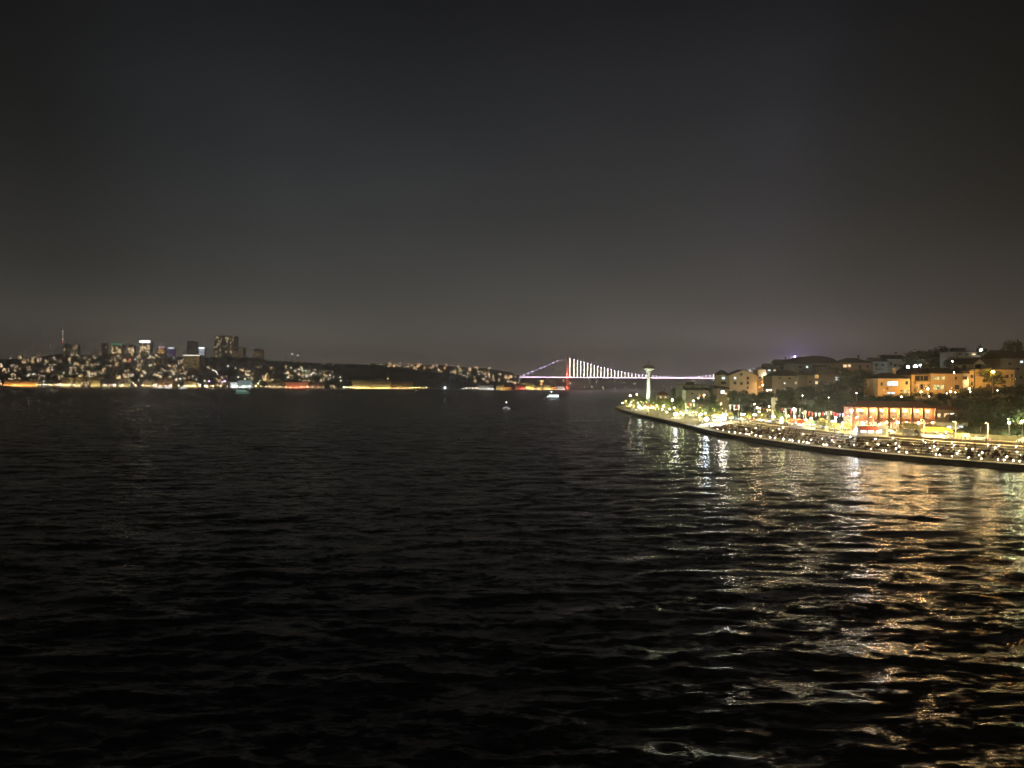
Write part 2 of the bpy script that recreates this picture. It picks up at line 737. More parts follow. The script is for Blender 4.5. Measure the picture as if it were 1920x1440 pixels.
def far_building(x, p, v, k=None, sc=1.0):
    global nfar
    k = random.randrange(14) if k is None else k
    o = bpy.data.objects.new('apartment_building', VARI[k])
    COL.objects.link(o)
    o.location = p
    o.rotation_euler = (0, 0, random.uniform(-.5, .5))
    o.scale = (sc * random.uniform(.8, 1.25), 1, sc * random.uniform(.8, 1.2))
    tag(o, f'{LOOK[k]}, {LIT[k % 3]}, {fband(v)} {fzone(x)}', 'building', 'buildings on the far hillside')
    nfar += 1


for i in range(205):
    while True:
        x = random.uniform(-15, 625)
        v = random.random() ** 1.15 * .97
        p = far_pt(x, v)
        py = proj(*p)[1]
        if 370 < x < 600 and py < 690:
            continue
        break
    far_building(x, p, v)
for i in range(60):
    x = random.uniform(690, 985)
    top = np.interp(x, [600, 700, 760, 800, 860, 900, 1000], [684, 688, 695, 700, 708, 722, 726])
    R = float(np.interp(x, XR, YR))
    if top < R + 1:
        continue
    p, v = far_at(x, random.uniform(R + .5, top))
    far_building(x, p, v, sc=.9)
for i in range(22):
    x = random.uniform(985, 1350)
    v = random.random() * .9
    far_building(x, bhill(x, v), v, sc=1.1)

# far street lamps
LAMPV = {}


def far_lamp_mesh(key, col, st, r, h):
    if key not in LAMPV:
        mb = MB()
        mb.cyl((0, 0, -1), (0, 0, h), .25, .15, 5, 0)
        mb.orb((0, 0, h + r), r, 1, 6, 4)
        LAMPV[key] = mb.mesh('street_lamp', [metal_d, emis('lamp_' + key, col, st)])
    return LAMPV[key]


LC = {'warm': ('warm white', WARM), 'orange': ('orange', ORG), 'white': ('white', WHT), 'green': ('greenish', GRN), 'cool': ('cold white', COOL),
      'purple': ('purple', PUR), 'red': ('red', RED), 'salmon': ('salmon', (1, .36, .20)), 'yellow': ('yellow', YEL)}


def far_lamp(x, p, v, c, size, h=6):
    st, r = {'s': (80, .8), 'm': (190, 1.05), 'b': (340, 1.4), 'x': (800, 1.9)}[size]
    me = far_lamp_mesh(c + size, LC[c][1], st, r, h)
    o = bpy.data.objects.new('street_lamp', me)
    COL.objects.link(o)
    o.location = p
    w = {'s': 'faint', 'm': 'small', 'b': 'bright', 'x': 'glaring'}[size]
    tag(o, f'{w} {LC[c][0]} street lamp {fband(v)} {fzone(x)}', 'street lamp', 'street lamps on the far hillside')


for i in range(100):
    x = random.uniform(0, 640)
    v = random.random() ** 1.3 * .93
    p = far_pt(x, v)
    if 370 < x < 600 and proj(*p)[1] < 688:
        v = random.random() * .4
        p = far_pt(x, v)
    far_lamp(x, p, v, random.choice(['warm', 'warm', 'orange', 'white', 'white', 'green']), random.choice('sssmm'))
for i in range(46):
    x = random.uniform(735, 985)
    top = np.interp(x, [600, 700, 760, 800, 860, 900, 1000], [684, 688, 695, 700, 708, 722, 726])
    R = float(np.interp(x, XR, YR))
    p, v = far_at(x, random.uniform(min(R, top), top + 1))
    far_lamp(x, p, v, random.choice(['warm', 'orange', 'orange', 'white']), random.choice('ssm'))
for i in range(14):   # the curving line of white lamps right of the slope
    x = 560 + i * 6.5
    p, v = far_at(x, 696 + 1.6 * i * .8 + random.uniform(-2, 2))
    far_lamp(x, p, v, random.choice(['white', 'green']), 'm')
for i in range(40):
    x = random.uniform(1070, 1345)
    v = random.random() * .85
    far_lamp(x, bhill(x, v), v, random.choice(['warm', 'orange', 'warm', 'white']), random.choice('sm'))
for x, py, c, s in ((280, 716, 'white', 'x'), (287, 720, 'white', 'x'), (247, 716, 'white', 'b'), (250, 719, 'yellow', 'm'), (195, 720, 'yellow', 'x'), (232, 718, 'green', 'b'),
                    (311, 717, 'yellow', 'x'), (303, 722, 'white', 'b'), (318, 720, 'warm', 'b'), (274, 700, 'white', 'm'), (250, 703, 'cool', 'm'),
                    (256, 693, 'yellow', 'm'), (338, 711, 'cool', 'b'), (55, 703, 'white', 'm'), (392, 716, 'purple', 'b'), (421, 716, 'purple', 'b'),
                    (426, 719, 'cool', 'b'), (470, 717, 'cool', 'x'), (484, 720, 'yellow', 'b'), (584, 703, 'cool', 'b'), (603, 722, 'white', 'm'),
                    (625, 683.5, 'warm', 'b'), (827, 712, 'orange', 'm'), (834, 728, 'cool', 'x'), (868, 706, 'warm', 'm'), (912, 706, 'white', 'b'),
                    (919, 689, 'cool', 'm'), (967, 708, 'cool', 'm'), (973, 708, 'cool', 'm'), (845, 707, 'warm', 'm'), (766, 709, 'green', 'b'), (855, 697, 'warm', 'm'),
                    (727, 711, 'yellow', 'm'), (243, 675, 'red', 'm'), (252, 674, 'cool', 'b'), (258, 677, 'purple', 'm'), (280, 668, 'cool', 'm'), (288, 668, 'cool', 'b'),
                    (20, 662.5, 'warm', 'm'), (73, 658, 'red', 'm'), (300, 677, 'white', 'm')):
    R = float(np.interp(x, XR, YR))
    p, v = far_at(x, max(py + 2, R + .3))
    far_lamp(x, p, v, c, s, h=5)


# --- towers and landmarks of the far city
def far_tower(name, label, cat, x0, x1, yt, yb, D, wm, wins=0.0, wc=None, cap=None, seed=1, fh=5.0, cw=4.0, capmat=None, bright=None):
    r = random.Random(seed)
    a, b = P(x0, yb, D), P(x1, yb, D)
    top = P((x0 + x1) / 2, yt, D).z
    w = b.x - a.x
    z0 = 0
    e = empty(name, ((a.x + b.x) / 2, D, a.z))
    h = top - a.z
    mb = MB()
    mb.box(-w / 2, w / 2, 0, w * .7, -60, h)
    mb.box(-w / 2 - .5, w / 2 + .5, -.5, w * .7 + .5, h + .01, h + 1.2)
    mb.box(-w / 4, w / 5, w * .2, w * .5, h + 1.2, h + 4.5)
    mb.build('wall', wm, e)
    if wins > 0:
        nf, nc = max(2, int(h / fh)), max(2, int(w / cw))
        mb, md = MB(), MB()
        for i in range(nf):
            for j in range(nc):
                xx = -w / 2 + (j + .5) * w / nc
                q = mb if r.random() < wins else md
                q.box(xx - cw * .3, xx + cw * .3, -.12, .05, i * fh + 1, i * fh + 1 + fh * .45)
        if mb.v:
            mb.build('lit_window', bright or wc or FW, e)
        if md.v:
            md.build('dark_window', PANE['D'], e)
    if cap:
        mb = MB()
        mb.box(-w / 2 - 1.5, w / 2 + 1.5, -2, -1, h - cap, h + cap * .4)
        mb.build('rooftop_sign', capmat, e)
    return tag(e, label, cat)


gw = mat('pale_tower_wall', (.42, .42, .40), .8, .1, .05)
dw = mat('dark_tower_wall', (.12, .12, .12), .7, .2, .05)
far_tower('office_tower', 'pale slab tower directly below the television mast', 'tower', 119.5, 129, 645, 662, 4500, gw, .03, seed=2)
far_tower('office_tower', 'pale slab tower with outlined face, right of the mast', 'tower', 134, 146, 645.5, 668, 4400, gw, .05, seed=3)
far_tower('office_tower', 'dark slim tower with one lamp on its roof', 'tower', 190, 199, 644, 664, 4400, dw, .06, seed=4)
far_tower('office_block', 'dark block with a green rooftop sign', 'building', 209, 228, 645, 668, 4300, dw, .22, seed=5, cap=3.4, capmat=emis('green_sign', (.1, .9, .4), 1.4))
far_tower('office_block', 'block with warm lit top floor near the green sign', 'building', 240, 251, 648, 668, 4300, dw, .35, seed=6)
far_tower('office_block', 'dark block carrying a glaring white rooftop sign', 'building', 262, 281, 639.5, 668, 4300, dw, .2, seed=7, cap=9, capmat=emis('white_sign', (.9, .95, 1), 8))
far_tower('office_block', 'low wide grey block under the white rooftop sign', 'building', 281, 305, 663, 672, 3500, gw, .1, seed=8)
far_tower('office_tower', 'narrow tower with orange shaft and pale lit crown', 'tower', 297, 309, 650.5, 672, 4300, farwalls[2], .25, wc=FO, seed=9, cap=2.5, capmat=emis('violet_sign', (.75, .6, 1), 3))
far_tower('office_tower', 'tower washed in violet light with white crown', 'tower', 316.5, 326, 652, 670, 4300, gw, .55, wc=emis('violet_window', (.30, .12, 1), 2.2), seed=10, cap=4.5, capmat=emis('crown_light', (.9, .95, 1), 4))
far_tower('office_tower', 'faint dark tower half lost in haze', 'tower', 350, 367, 640, 672, 6000, dw, 0.0, seed=11)
far_tower('office_tower', 'glaring white lit tower left of the broad one', 'tower', 373, 383, 652, 672, 4300, gw, .97, wc=emis('white_lit_facade', (.8, .88, 1), 5), seed=12, cap=5, capmat=emis('white_crown', (.85, .9, 1), 7))
far_tower('hotel', 'yellow lit hotel on the slope below white tower', 'hotel', 344, 374, 666, 690, 3250, farwalls[2], .55, wc=emis('hotel_window', (1, .72, .25), .9), seed=13, fh=4, cap=2, capmat=emis('hotel_sign', (1, .95, .8), 4))
far_tower('office_tower', 'broad dark tower with few lit windows, tallest of the skyline', 'tower', 401, 438, 630, 674, 5300, dw, .09, seed=14, fh=7, cw=6)
far_tower('apartment_tower', 'speckled tower close right of the broad dark one', 'tower', 434, 456, 652, 676, 4800, farwalls[2], .33, seed=15, fh=6, cw=5, wc=emis('dim_warm_window', (1, .68, .35), 1.7))
far_tower('apartment_tower', 'speckled tower standing alone, right of its twin', 'tower', 474, 491, 655, 678, 4800, farwalls[2], .28, seed=16, fh=6, cw=5, wc=MATS['dim_warm_window'])

e = empty('television_mast', P(118, 662, 3640))
mb = MB()
H = P(118, 620, 3640).z - P(118, 662, 3640).z
for i in range(3):
    a = 2 * PI * i / 3
    mb.cyl((3 * math.cos(a), 3 * math.sin(a), -10), (.6 * math.cos(a), .6 * math.sin(a), H), .7, .4, 5)
for i in range(12):
    z = H * i / 12
    mb.lathe([(3.2 - 2.6 * i / 12, z), (3.2 - 2.6 * i / 12, z + .8)], 3)
mb.build('lattice', metal_l, e)
for zf, m in ((.96, emis('mast_white', WHT, 16)), (.62, MATS['mast_white']), (.5, emis('mast_red', RED, 18)), (.84, emis('mast_dim', WHT, 5))):
    mb = MB()
    mb.orb((0, -3, H * zf), 1.6, 0, 6, 4)
    mb.build('beacon', m, e)
tag(e, 'tall lattice television mast with white and red beacons', 'mast')

for (x, py, lb, m) in ((548, 664, 'bright white floodlight pole standing above the wooded ridge', 22), (558, 667, 'dimmer white floodlight pole right of the bright one', 12)):
    e = empty('floodlight_pole', P(x, 683, 4000))
    h = P(x, py, 4000).z - P(x, 683, 4000).z
    mb = MB()
    mb.cyl((0, 0, -8), (0, 0, h), .6, .4, 6)
    mb.build('pole', metal_d, e)
    mb = MB()
    mb.orb((0, 0, h + 1.5), 2.2, 0, 6, 4)
    mb.build('lamp_head', emis('flood_%d' % m, WHT, m), e)
    tag(e, lb, 'light pole')


# --- waterfront halls and palaces with their floodlights
def hall(name, label, x0, x1, yt, wm, lampc, bays, roof=None, yb=None, lamp_st=26, d=26, off=9.0, D=None, pane=None, porch=None, lampr=.9):
    xm = (x0 + x1) / 2
    D = D or float(np.interp(xm, XD, DD)) + 30
    a, b = P(x0, 726, D), P(x1, 726, D)
    z0 = 2.2
    w = b.x - a.x
    h = P(xm, yt, D).z - z0
    e = empty(name, ((a.x + b.x) / 2, D, z0))
    mb = MB()
    mb.box(-w / 2, w / 2, 0, d, -3, h)
    mb.box(-w / 2 - .8, w / 2 + .8, -.8, d + .8, h + .01, h + 1.1)
    for i in range(bays + 1):
        xx = -w / 2 + i * w / bays
        mb.box(xx - .45, xx + .45, -.7, -.01, -1, h)
    mb.build('wall', wm, e)
    mb = MB()
    mb.add([(-w / 2, 0, h + 1.12), (w / 2, 0, h + 1.12), (w / 2, d, h + 1.12), (-w / 2, d, h + 1.12), (-w / 2 + d / 2, d / 2, h + 4.4), (w / 2 - d / 2 if w > d else 0, d / 2, h + 4.4)],
           [(0, 1, 5, 4), (1, 2, 5), (2, 3, 4, 5), (3, 0, 4)])
    mb.build('roof', roof or roof_d, e)
    mb = MB()
    nf = max(1, int(h / 5.5))
    for i in range(bays):
        xx = -w / 2 + (i + .5) * w / bays
        for j in range(nf):
            mb.box(xx - w / bays * .30, xx + w / bays * .30, -.1, -.02, 1.2 + j * h / nf, .6 + (j + .75) * h / nf)
    mb.build('window', pane or PANE['D'], e)
    mb = MB()
    nl = max(2, bays)
    for i in range(nl):
        xx = -w / 2 + (i + .5) * w / nl
        o2 = off * .6 + 1
        mb.box(xx - 1.8, xx + 1.8, -o2 - .3, -o2, .1, 1.3, 0)
        mb.quad((xx + 1.8, -o2 + .5, .3), (xx - 1.8, -o2 + .5, .3), (xx - 1.8, -o2 + .06, 1.25), (xx + 1.8, -o2 + .06, 1.25), 1)
    mb.build('floodlight', [metal_d, emis(f'flood_{lampc}_{lamp_st}_{int(D > 3400)}', LC[lampc][1], lamp_st * 9 * (2.4 if D > 3400 else 1.0))], e)
    mb = MB()
    for i in range(0, nl, 2):
        xx = -w / 2 + (i + random.uniform(.2, .9)) * w / nl
        mb.orb((xx, -off - random.uniform(2, 9), random.uniform(1.5, 5)), random.uniform(.35, .75), 0, 6, 4)
    mb.build('lamp', emis(f'hall_lamp_{lampc}', tuple(.5 + .5 * c for c in LC[lampc][1]), 40), e)
    tag(e, label, 'building')
    return e


pal = mat('palace_stone', (.55, .45, .30), .8, .6, .07)
red_w = mat('red_wall', (.42, .16, .10), .8, .15, .08)
hall('waterfront_hall', 'long low hall lit orange at the far left waterline', 8, 70, 714.5, pal, 'orange', 16, lamp_st=60, off=5)
hall('waterfront_mansion', 'small golden lit mansion between orange hall and columned palace', 116, 130, 708, pal, 'yellow', 4, lamp_st=30, off=8)
hall('palace_wing', 'golden palace front with tall columns, left wing', 141, 167, 708.5, pal, 'yellow', 10, lamp_st=50, off=8)
hall('palace_wing', 'golden palace front with tall columns, right wing', 168, 187, 708.5, pal, 'yellow', 7, lamp_st=44, off=8)
hall('waterfront_block', 'plain dim block right of the columned palace', 190, 222, 712, farwalls[1], 'warm', 6, lamp_st=6, off=8)
hall('waterfront_house', 'yellow green lit house right of the plain block', 226, 240, 711, pal, 'yellow', 4, lamp_st=26, off=8)
hall('waterfront_house', 'house with bright yellow front among the quayside lights', 268, 283, 714, pal, 'yellow', 4, lamp_st=20)
hall('waterfront_house', 'orange lit house behind the moored white yachts', 296, 322, 710, farwalls[2], 'orange', 6, lamp_st=30)
hall('domed_pavilion', 'warm lit pavilion with stepped roof left of the purple lights', 345, 367, 715, pal, 'warm', 6, lamp_st=34, roof=roof_r)
hall('waterfront_block', 'teal glass block behind the green lit ferry', 446, 473, 713.5, gw, 'cool', 7, lamp_st=30, pane=emis('teal_window', (.4, .8, .75), .8))
hall('waterfront_block', 'low white glaring block left of the teal glass one', 424, 444.5, 717, gw, 'cool', 6, lamp_st=60, pane=PANE['V'])
hall('waterfront_hall', 'dim stone building left of the red lit palace', 505, 533, 717, pal, 'warm', 7, lamp_st=5)
hall('waterfront_palace', 'long palace lit salmon red at the waterline', 536, 577, 717, red_w, 'salmon', 12, lamp_st=40, pane=emis('salmon_window', (1, .4, .2), .7))
hall('waterfront_hall', 'dim brown wing right of the salmon red palace', 578, 604, 717.5, red_w, 'warm', 8, lamp_st=5)
hall('long_palace', 'long yellow lit palace, left half, on the waterline', 661, 694, 714, pal, 'yellow', 12, lamp_st=60, off=7)
hall('long_palace', 'long yellow lit palace, middle part with dark trees before it', 695, 732, 714.5, pal, 'yellow', 12, lamp_st=44, off=7)
hall('long_palace', 'long yellow lit palace, dimmer right part with many windows', 733, 773, 715.5, farwalls[2], 'yellow', 16, lamp_st=22, off=7)
hall('waterfront_hall', 'low pale pier building with a row of lamps', 895, 925, 722, gw, 'white', 9, lamp_st=22, off=6)
hall('waterfront_house', 'yellow lit house right of the pale pier building', 930, 943, 723.5, pal, 'yellow', 4, lamp_st=34, off=6)
hall('waterfront_house', 'gold lit house below the left end of the bridge', 944, 959, 726, farwalls[2], 'orange', 4, lamp_st=20, off=6)
hall('waterfront_mansion', 'reddish glowing restaurant below the left bridge end', 966, 985, 722, red_w, 'salmon', 5, lamp_st=30, off=6)
hall('domed_mosque', 'bright yellow mosque under the bridge side span', 986, 1002, 719.5, pal, 'yellow', 5, lamp_st=90, off=7)
hall('waterfront_house', 'yellow lit house left of the square clock tower', 1003, 1012, 725, pal, 'yellow', 4, lamp_st=60, off=6)
hall('waterfront_hall', 'yellow and green lit house right of the clock tower', 1019, 1032, 722, pal, 'yellow', 5, lamp_st=60, off=6)
hall('waterfront_hall', 'low gold hall left of the pale bright one', 1033, 1042, 727, farwalls[2], 'orange', 4, lamp_st=50, off=6)
hall('waterfront_hall', 'pale bright hall beside the red bridge tower', 1044, 1059, 724.5, gw, 'white', 5, lamp_st=60, off=7)
far_tower('clock_tower', 'square orange lit tower between yellow houses near the bridge', 'tower', 1013, 1018.5, 714, 731, 3620, pal, .3, wc=FO, fh=8, seed=21, cap=3, capmat=emis('tower_cap', YEL, 6))
far_tower('chimney_block', 'slender orange lit tower behind the teal block', 'tower', 499, 504, 704.5, 716, 2950, pal, .6, wc=emis('amber_window', (1, .55, .1), 3), fh=4, cw=3, seed=22)

# a dotted quay of lamps along the far waterline
for (xa, xb, st, c, s) in ((70, 132, 4.6, 'warm', 'm'), (196, 330, 11, 'white', 'b'), (335, 420, 13, 'warm', 'm'), (445, 500, 10, 'yellow', 'm'), (505, 606, 9.5, 'warm', 's'),
                           (645, 662, 5.5, 'yellow', 'b'), (774, 800, 6, 'orange', 'm'), (868, 895, 6, 'cool', 'm')):
    x = xa
    while x < xb:
        p = far_pt(x, 0.0)
        p.z = 1.5
        far_lamp(x, p, 0.0, random.choice([c, c, 'warm', 'white', 'yellow']), random.choice([s, s, 's', 'm']), h=3)
        x += st * random.uniform(.8, 1.25)


# ------------------------------------------------------------------ suspension bridge
def bridge():
    A = P(1064, 732, 3840)
    B = P(1489, 736, 3620)
    A.z = B.z = 0
    d = (B - A)
    Lm = d.length
    d.normalize()
    n = Vector((-d.y, d.x, 0))
    root = empty('suspension_bridge', A, math.atan2(d.y, d.x))
    tag(root, 'long suspension bridge with red lit tower and glowing white hangers', 'bridge')
    steel = mat('bridge_steel', (.35, .34, .34), .6, .1, .05)
    redst = mat('bridge_tower_paint', (.40, .36, .34), .6, .1, .05)
    DZ, HT = 64.0, 165.0
    sidey = 14.0

    def tower(x, lit):
        e = MB()
        for sy in (-sidey, sidey):
            e.box(x - 3.2, x + 3.2, sy - 2.6, sy + 2.6, -5, HT)
        for z in (20, 58, 110, 158):
            e.box(x - 2, x + 2, -sidey + 2.6, sidey - 2.6, z, z + 6)
        t = e.build('tower', redst, root)
        if lit:
            for z0 in (0, 68):
                f = MB()
                yy = -sidey - (24 if z0 == 0 else 12)
                f.box(x - 6, x + 6, yy - .6, yy - .4, z0 + .5, z0 + 5.2, 0)
                f.quad((x + 6, yy + 1, z0 + .6), (x - 6, yy + 1, z0 + .6), (x - 6, yy - .35, z0 + 5), (x + 6, yy - .35, z0 + 5), 1)
                f.build('floodlight', [metal_d, emis('red_flood', (1, .09, .05), 3200)], t)
        return t
    tower(0, True)
    t2 = tower(Lm, False)
    f = MB()
    f.orb((Lm, -sidey, HT + 3), 3.2, 0, 8, 6)
    f.orb((Lm + 22, -sidey, HT - 12), 1.6, 0, 8, 6)
    f.build('beacon', emis('violet_beacon', (.50, .36, 1), 2500), t2)
    # deck
    mb = MB()
    mb.box(-240, Lm + 240, -16, 16, DZ - 3, DZ)
    mb.box(-240, Lm + 240, -16.4, -16.05, DZ - 1, DZ + 1.1)
    mb.box(-240, Lm + 240, 16.05, 16.4, DZ - 1, DZ + 1.1)
    for x in (-60, -120, -180, -235):
        mb.cyl((x, -8, -2), (x, -8, DZ - 3.01), 2, 2, 8)
        mb.cyl((x, 8, -2), (x, 8, DZ - 3.01), 2, 2, 8)
    mb.build('deck', steel, root)
    mb = MB()
    mb.box(-238, Lm + 238, -17.2, -16.45, DZ - 1.2, DZ + .2)
    mb.build('edge_light', emis('deck_edge_light', (1, .74, .95), 18), root)

    def cz(x):
        u = (x - Lm / 2) / (Lm / 2)
        return DZ + 3.5 + (HT - DZ - 3.5) * u * u
    mb = MB()
    for sy in (-sidey, sidey):
        pv = None
        for i in range(41):
            x = Lm * i / 40
            p = (x, sy, cz(x))
            if pv:
                mb.cyl(pv, p, .6, .6, 5, cap=False)
            pv = p
        mb.cyl((0, sy, HT), (-232, sy, DZ + 2), .6, .6, 5)
        mb.cyl((Lm, sy, HT), (Lm + 232, sy, DZ + 2), .6, .6, 5)
    mb.build('main_cable', mat('cable_steel', (.30, .27, .30), .6, .1, .1), root)
    mb = MB()
    pv = None
    for i in range(61):
        x = Lm * i / 60
        p = (x, -sidey - .75, cz(x))
        if pv:
            mb.cyl(pv, p, .22, .22, 4, cap=False)
        pv = p
    mb.cyl((0, -sidey - .75, HT), (-232, -sidey - .75, DZ + 2), .22, .22, 4)
    mb.build('cable_light', emis('cable_light', (.55, .36, 1), 3.0), root)
    hm = emis('hanger_light', (1, .90, .72), 26)
    bm = emis('cable_lamp', (.80, .62, 1), 130)
    nh = 64
    for i in range(1, nh):
        x = Lm * i / nh
        if i == 1:
            x = Lm * .012
        z = cz(x)
        if z - DZ > 4.5:
            mb = MB()
            mb.box(x - .5, x + .5, -sidey - .5, -sidey + .5, DZ + 1, z - 1)
            mb.build('hanger', hm, root)
        if i > 1:
            mb = MB()
            mb.orb((x, -sidey - 1, z + .8), 1.0, 0, 6, 4)
            mb.build('cable_lamp', bm, root)
    for i in range(9):
        fr = .21 + i * .092
        mb = MB()
        mb.orb((-232 * fr, -sidey - 1, HT + (DZ + 2 - HT) * fr + 1), 1.15, 0, 6, 4)
        mb.build('cable_lamp', bm, root)
    mb = MB()
    for i in range(34):
        x = -200 + i * 42
        mb.cyl((x, 15.2, DZ), (x, 15.2, DZ + 11), .2, .15, 5, 0)
    k = mb.build('lamp_posts', metal_d, root)
    k['kind'] = 'stuff'
    mb = MB()
    for i in range(34):
        mb.orb((-200 + i * 42, 14.5, DZ + 11.4), .8, 0, 6, 4)
    mb.build('post_lamps', emis('deck_post_lamp', (1, .78, .6), 9), root)
    mb = MB()
    mb.box(-238, Lm + 238, -9, 9, DZ + .05, DZ + .12)
    mb.build('carriageway', asphalt, root)


bridge()
# bright quay line on the far side of the strait
mb = MB()
a, b = P(1068, 727, 4650), P(1420, 727, 4650)
mb.box(a.x, b.x, 4650, 4662, -1, 2.2)
o = mb.build('far_quay', gw)
tag(o, 'thin pale quay line at the foot of the hill beyond bridge', 'quay')
for i in range(16):
    x = 1075 + i * 19 + random.uniform(-5, 5)
    p = P(x, 727, 4640)
    p.z = .6
    far_lamp(x, p, 0.0, random.choice(['warm', 'white', 'purple']), 'm', h=3)


# ------------------------------------------------------------------ boats
def hull(mb, L_, W, H_, m=0, bow=.3):
    sec = []
    n = 10
    for i in range(n + 1):
        u = i / n
        w = W / 2 * min(1, ((1 - u) / bow) ** .6 if u > 1 - bow else 1) + .02
        z1 = H_ * (1 + .35 * max(0, (u - .6) / .4) ** 2)
        x = -L_ / 2 + L_ * u
        sec.append([(x, -w, z1), (x - (.04 * L_ if u > .9 else 0), -w * .75, -.4), (x - (.04 * L_ if u > .9 else 0), w * .75, -.4), (x, w, z1)])
    vs = [p for s in sec for p in s]
    fs = []
    for i in range(n):
        for j in range(3):
            a = i * 4 + j
            fs.append((a, a + 4, a + 5, a + 1))
        fs.append((i * 4 + 3, i * 4 + 7, i * 4 + 4, i * 4))
    fs += [(0, 1, 2, 3), tuple(n * 4 + k for k in (3, 2, 1, 0))]
    mb.add(vs, fs, m)


def ferry(name, label, loc, rz, L_, tintw, tint, st, mast=True, decks=2):
    e = empty(name, loc, rz)
    mb = MB()
    hull(mb, L_, L_ * .27, L_ * .07)
    mb.build('hull', tintw, e)
    z = L_ * .07
    w = L_ * .11
    for dk in range(decks):
        x0, x1 = -L_ * .46, L_ * (.30 - .12 * dk)
        hh = L_ * .085
        mb = MB()
        mb.box(x0, x1, -w, w, z + .01, z + hh)
        mb.box(x0 - .2, x1 + .5, -w - .25, w + .25, z + hh + .01, z + hh + .12)
        c = mb.build('deck_house', tintw, e)
        mb = MB()
        k = 9
        for i in range(k):
            xx = x0 + (i + .5) * (x1 - x0) / k
            for sy in (-1, 1):
                mb.box(xx - (x1 - x0) / k * .36, xx + (x1 - x0) / k * .36, sy * (w + .02) - .02, sy * (w + .02) + .02, z + hh * .3, z + hh * .85)
        mb.build('window', emis('ferry_window_%d' % st, tint, st), c)
        z += hh + .15
    mb = MB()
    mb.box(L_ * .02, L_ * .14, -w * .7, w * .7, z + .01, z + L_ * .06)
    mb.build('wheelhouse', tintw, e)
    mb = MB()
    mb.cyl((0, 0, z), (0, 0, z + L_ * .16), .1, .06, 6)
    mt = mb.build('mast', metal_l, e)
    mb = MB()
    mb.orb((0, 0, z + L_ * .17), .35, 0, 8, 6)
    mb.build('mast_lamp', emis('mast_lamp_%d' % st, tint, 60), mt)
    mb = MB()
    mb.box(-L_ * .45, L_ * .42, -L_ * .145, -L_ * .138, .35, .55)
    mb.build('waterline_light', emis('waterline_%d' % st, tint, st * 1.3), e)
    tag(e, label, 'boat')
    return e


def wake(x0, x1, y, dep, label, w=1.6):
    mb = MB()
    n = 14
    a, b = P(x0, y, dep), P(x1, y, dep)
    vs = []
    for i in range(n + 1):
        u = i / n
        ww = w * (1 - .6 * u) * (.7 + .6 * random.random())
        x = a.x + (b.x - a.x) * u
        for k, (yy, zz) in enumerate(((-ww, .02), (0, .30 * (1 - u) + .06), (ww, .02))):
            vs.append((x, dep + yy, zz))
    fs = []
    for i in range(n):
        for j in range(2):
            a_ = i * 3 + j
            fs.append((a_, a_ + 1, a_ + 4, a_ + 3))
    mb.add(vs, fs)
    o = mb.build('boat_wake', mat('foam', (.75, .78, .8), .6, .3, 1.5))
    o['kind'] = 'stuff'
    o['label'] = label
    return o


def wpos(x, y):
    """point of the water surface seen at photo (x, y)"""
    w = RM @ Vector(((x - CX) / F, -(y - CY) / F, -1))
    k = -CAMH / w.z
    return Vector((w.x * k, w.y * k, 0))


wcool = mat('boat_white', (.75, .78, .78), .5, .1, 1)
wgreen = mat('boat_pale_green', (.22, .30, .26), .5, .1, 1)
p = wpos(1034, 747.2)
ferry('ferry', 'white glaring ferry crossing below the red bridge tower', (p.x, p.y, 0), PI, 23, wcool, (.88, 1, 1), 5)
wake(1046, 1064, 747, p.y, 'white foam trail behind the glaring ferry')
p = wpos(457, 738)
ferry('ferry', 'green lit ferry near the far left shore', (p.x, p.y, 0), 0.15, 27, wgreen, (.50, .85, .68), 0.9)
wake(443, 433, 737.4, p.y, 'foam trail behind the green lit ferry', 1.2)
p = wpos(949, 768)
e = empty('motor_boat', (p.x, p.y, 0), 2.6)
mb = MB()
hull(mb, 6.4, 2.3, .9)
mb.build('hull', wcool, e)
mb = MB()
mb.box(-1.6, 1.2, -.8, .8, .91, 2.3)
mb.box(-1.9, 1.5, -1, 1, 2.31, 2.42)
c = mb.build('cabin', wcool, e)
mb = MB()
for sy in (-1, 1):
    mb.box(-1.3, -.3, sy * .82 - .02, sy * .82 + .02, 1.4, 2.1)
    mb.box(0, .9, sy * .82 - .02, sy * .82 + .02, 1.4, 2.1)
mb.build('window', emis('boat_window', (.8, .6, .95), .8), c)
mb = MB()
mb.cyl((-.2, 0, 2.4), (-.2, 0, 5.4), .06, .04, 6)
mb.cyl((-.2, 0, 5.0), (-2.9, 0, 1.2), .03, .03, 4)
mb.cyl((-.2, 0, 5.0), (2.9, 0, 1.1), .03, .03, 4)
m_ = mb.build('mast', metal_l, e)
mb = MB()
mb.orb((-.2, 0, 5.6), .3, 0, 8, 6)
mb.build('mast_lamp', emis('boat_lamp', (1, .9, .95), 14), m_)
mb = MB()
mb.orb((2.2, 0, 1.3), .16, 0, 6, 4)
mb.orb((-2.8, .6, 1.2), .16, 0, 6, 4)
mb.build('deck_lamp', emis('boat_deck_lamp', (1, .85, .9), 8), e)
tag(e, 'small motor boat with one white masthead lamp in mid water', 'boat')
for x, lb in ((302, 'white moored yacht glaring below the orange lit house'), (316, 'white moored yacht, second one from the left'), (345, 'white moored yacht below the warm lit pavilion')):
    p = P(x, 726, 2560)
    ferry('yacht', lb, (p.x, p.y, 0), random.uniform(-.2, .2), 22, wcool, (1, .97, .9), 5)

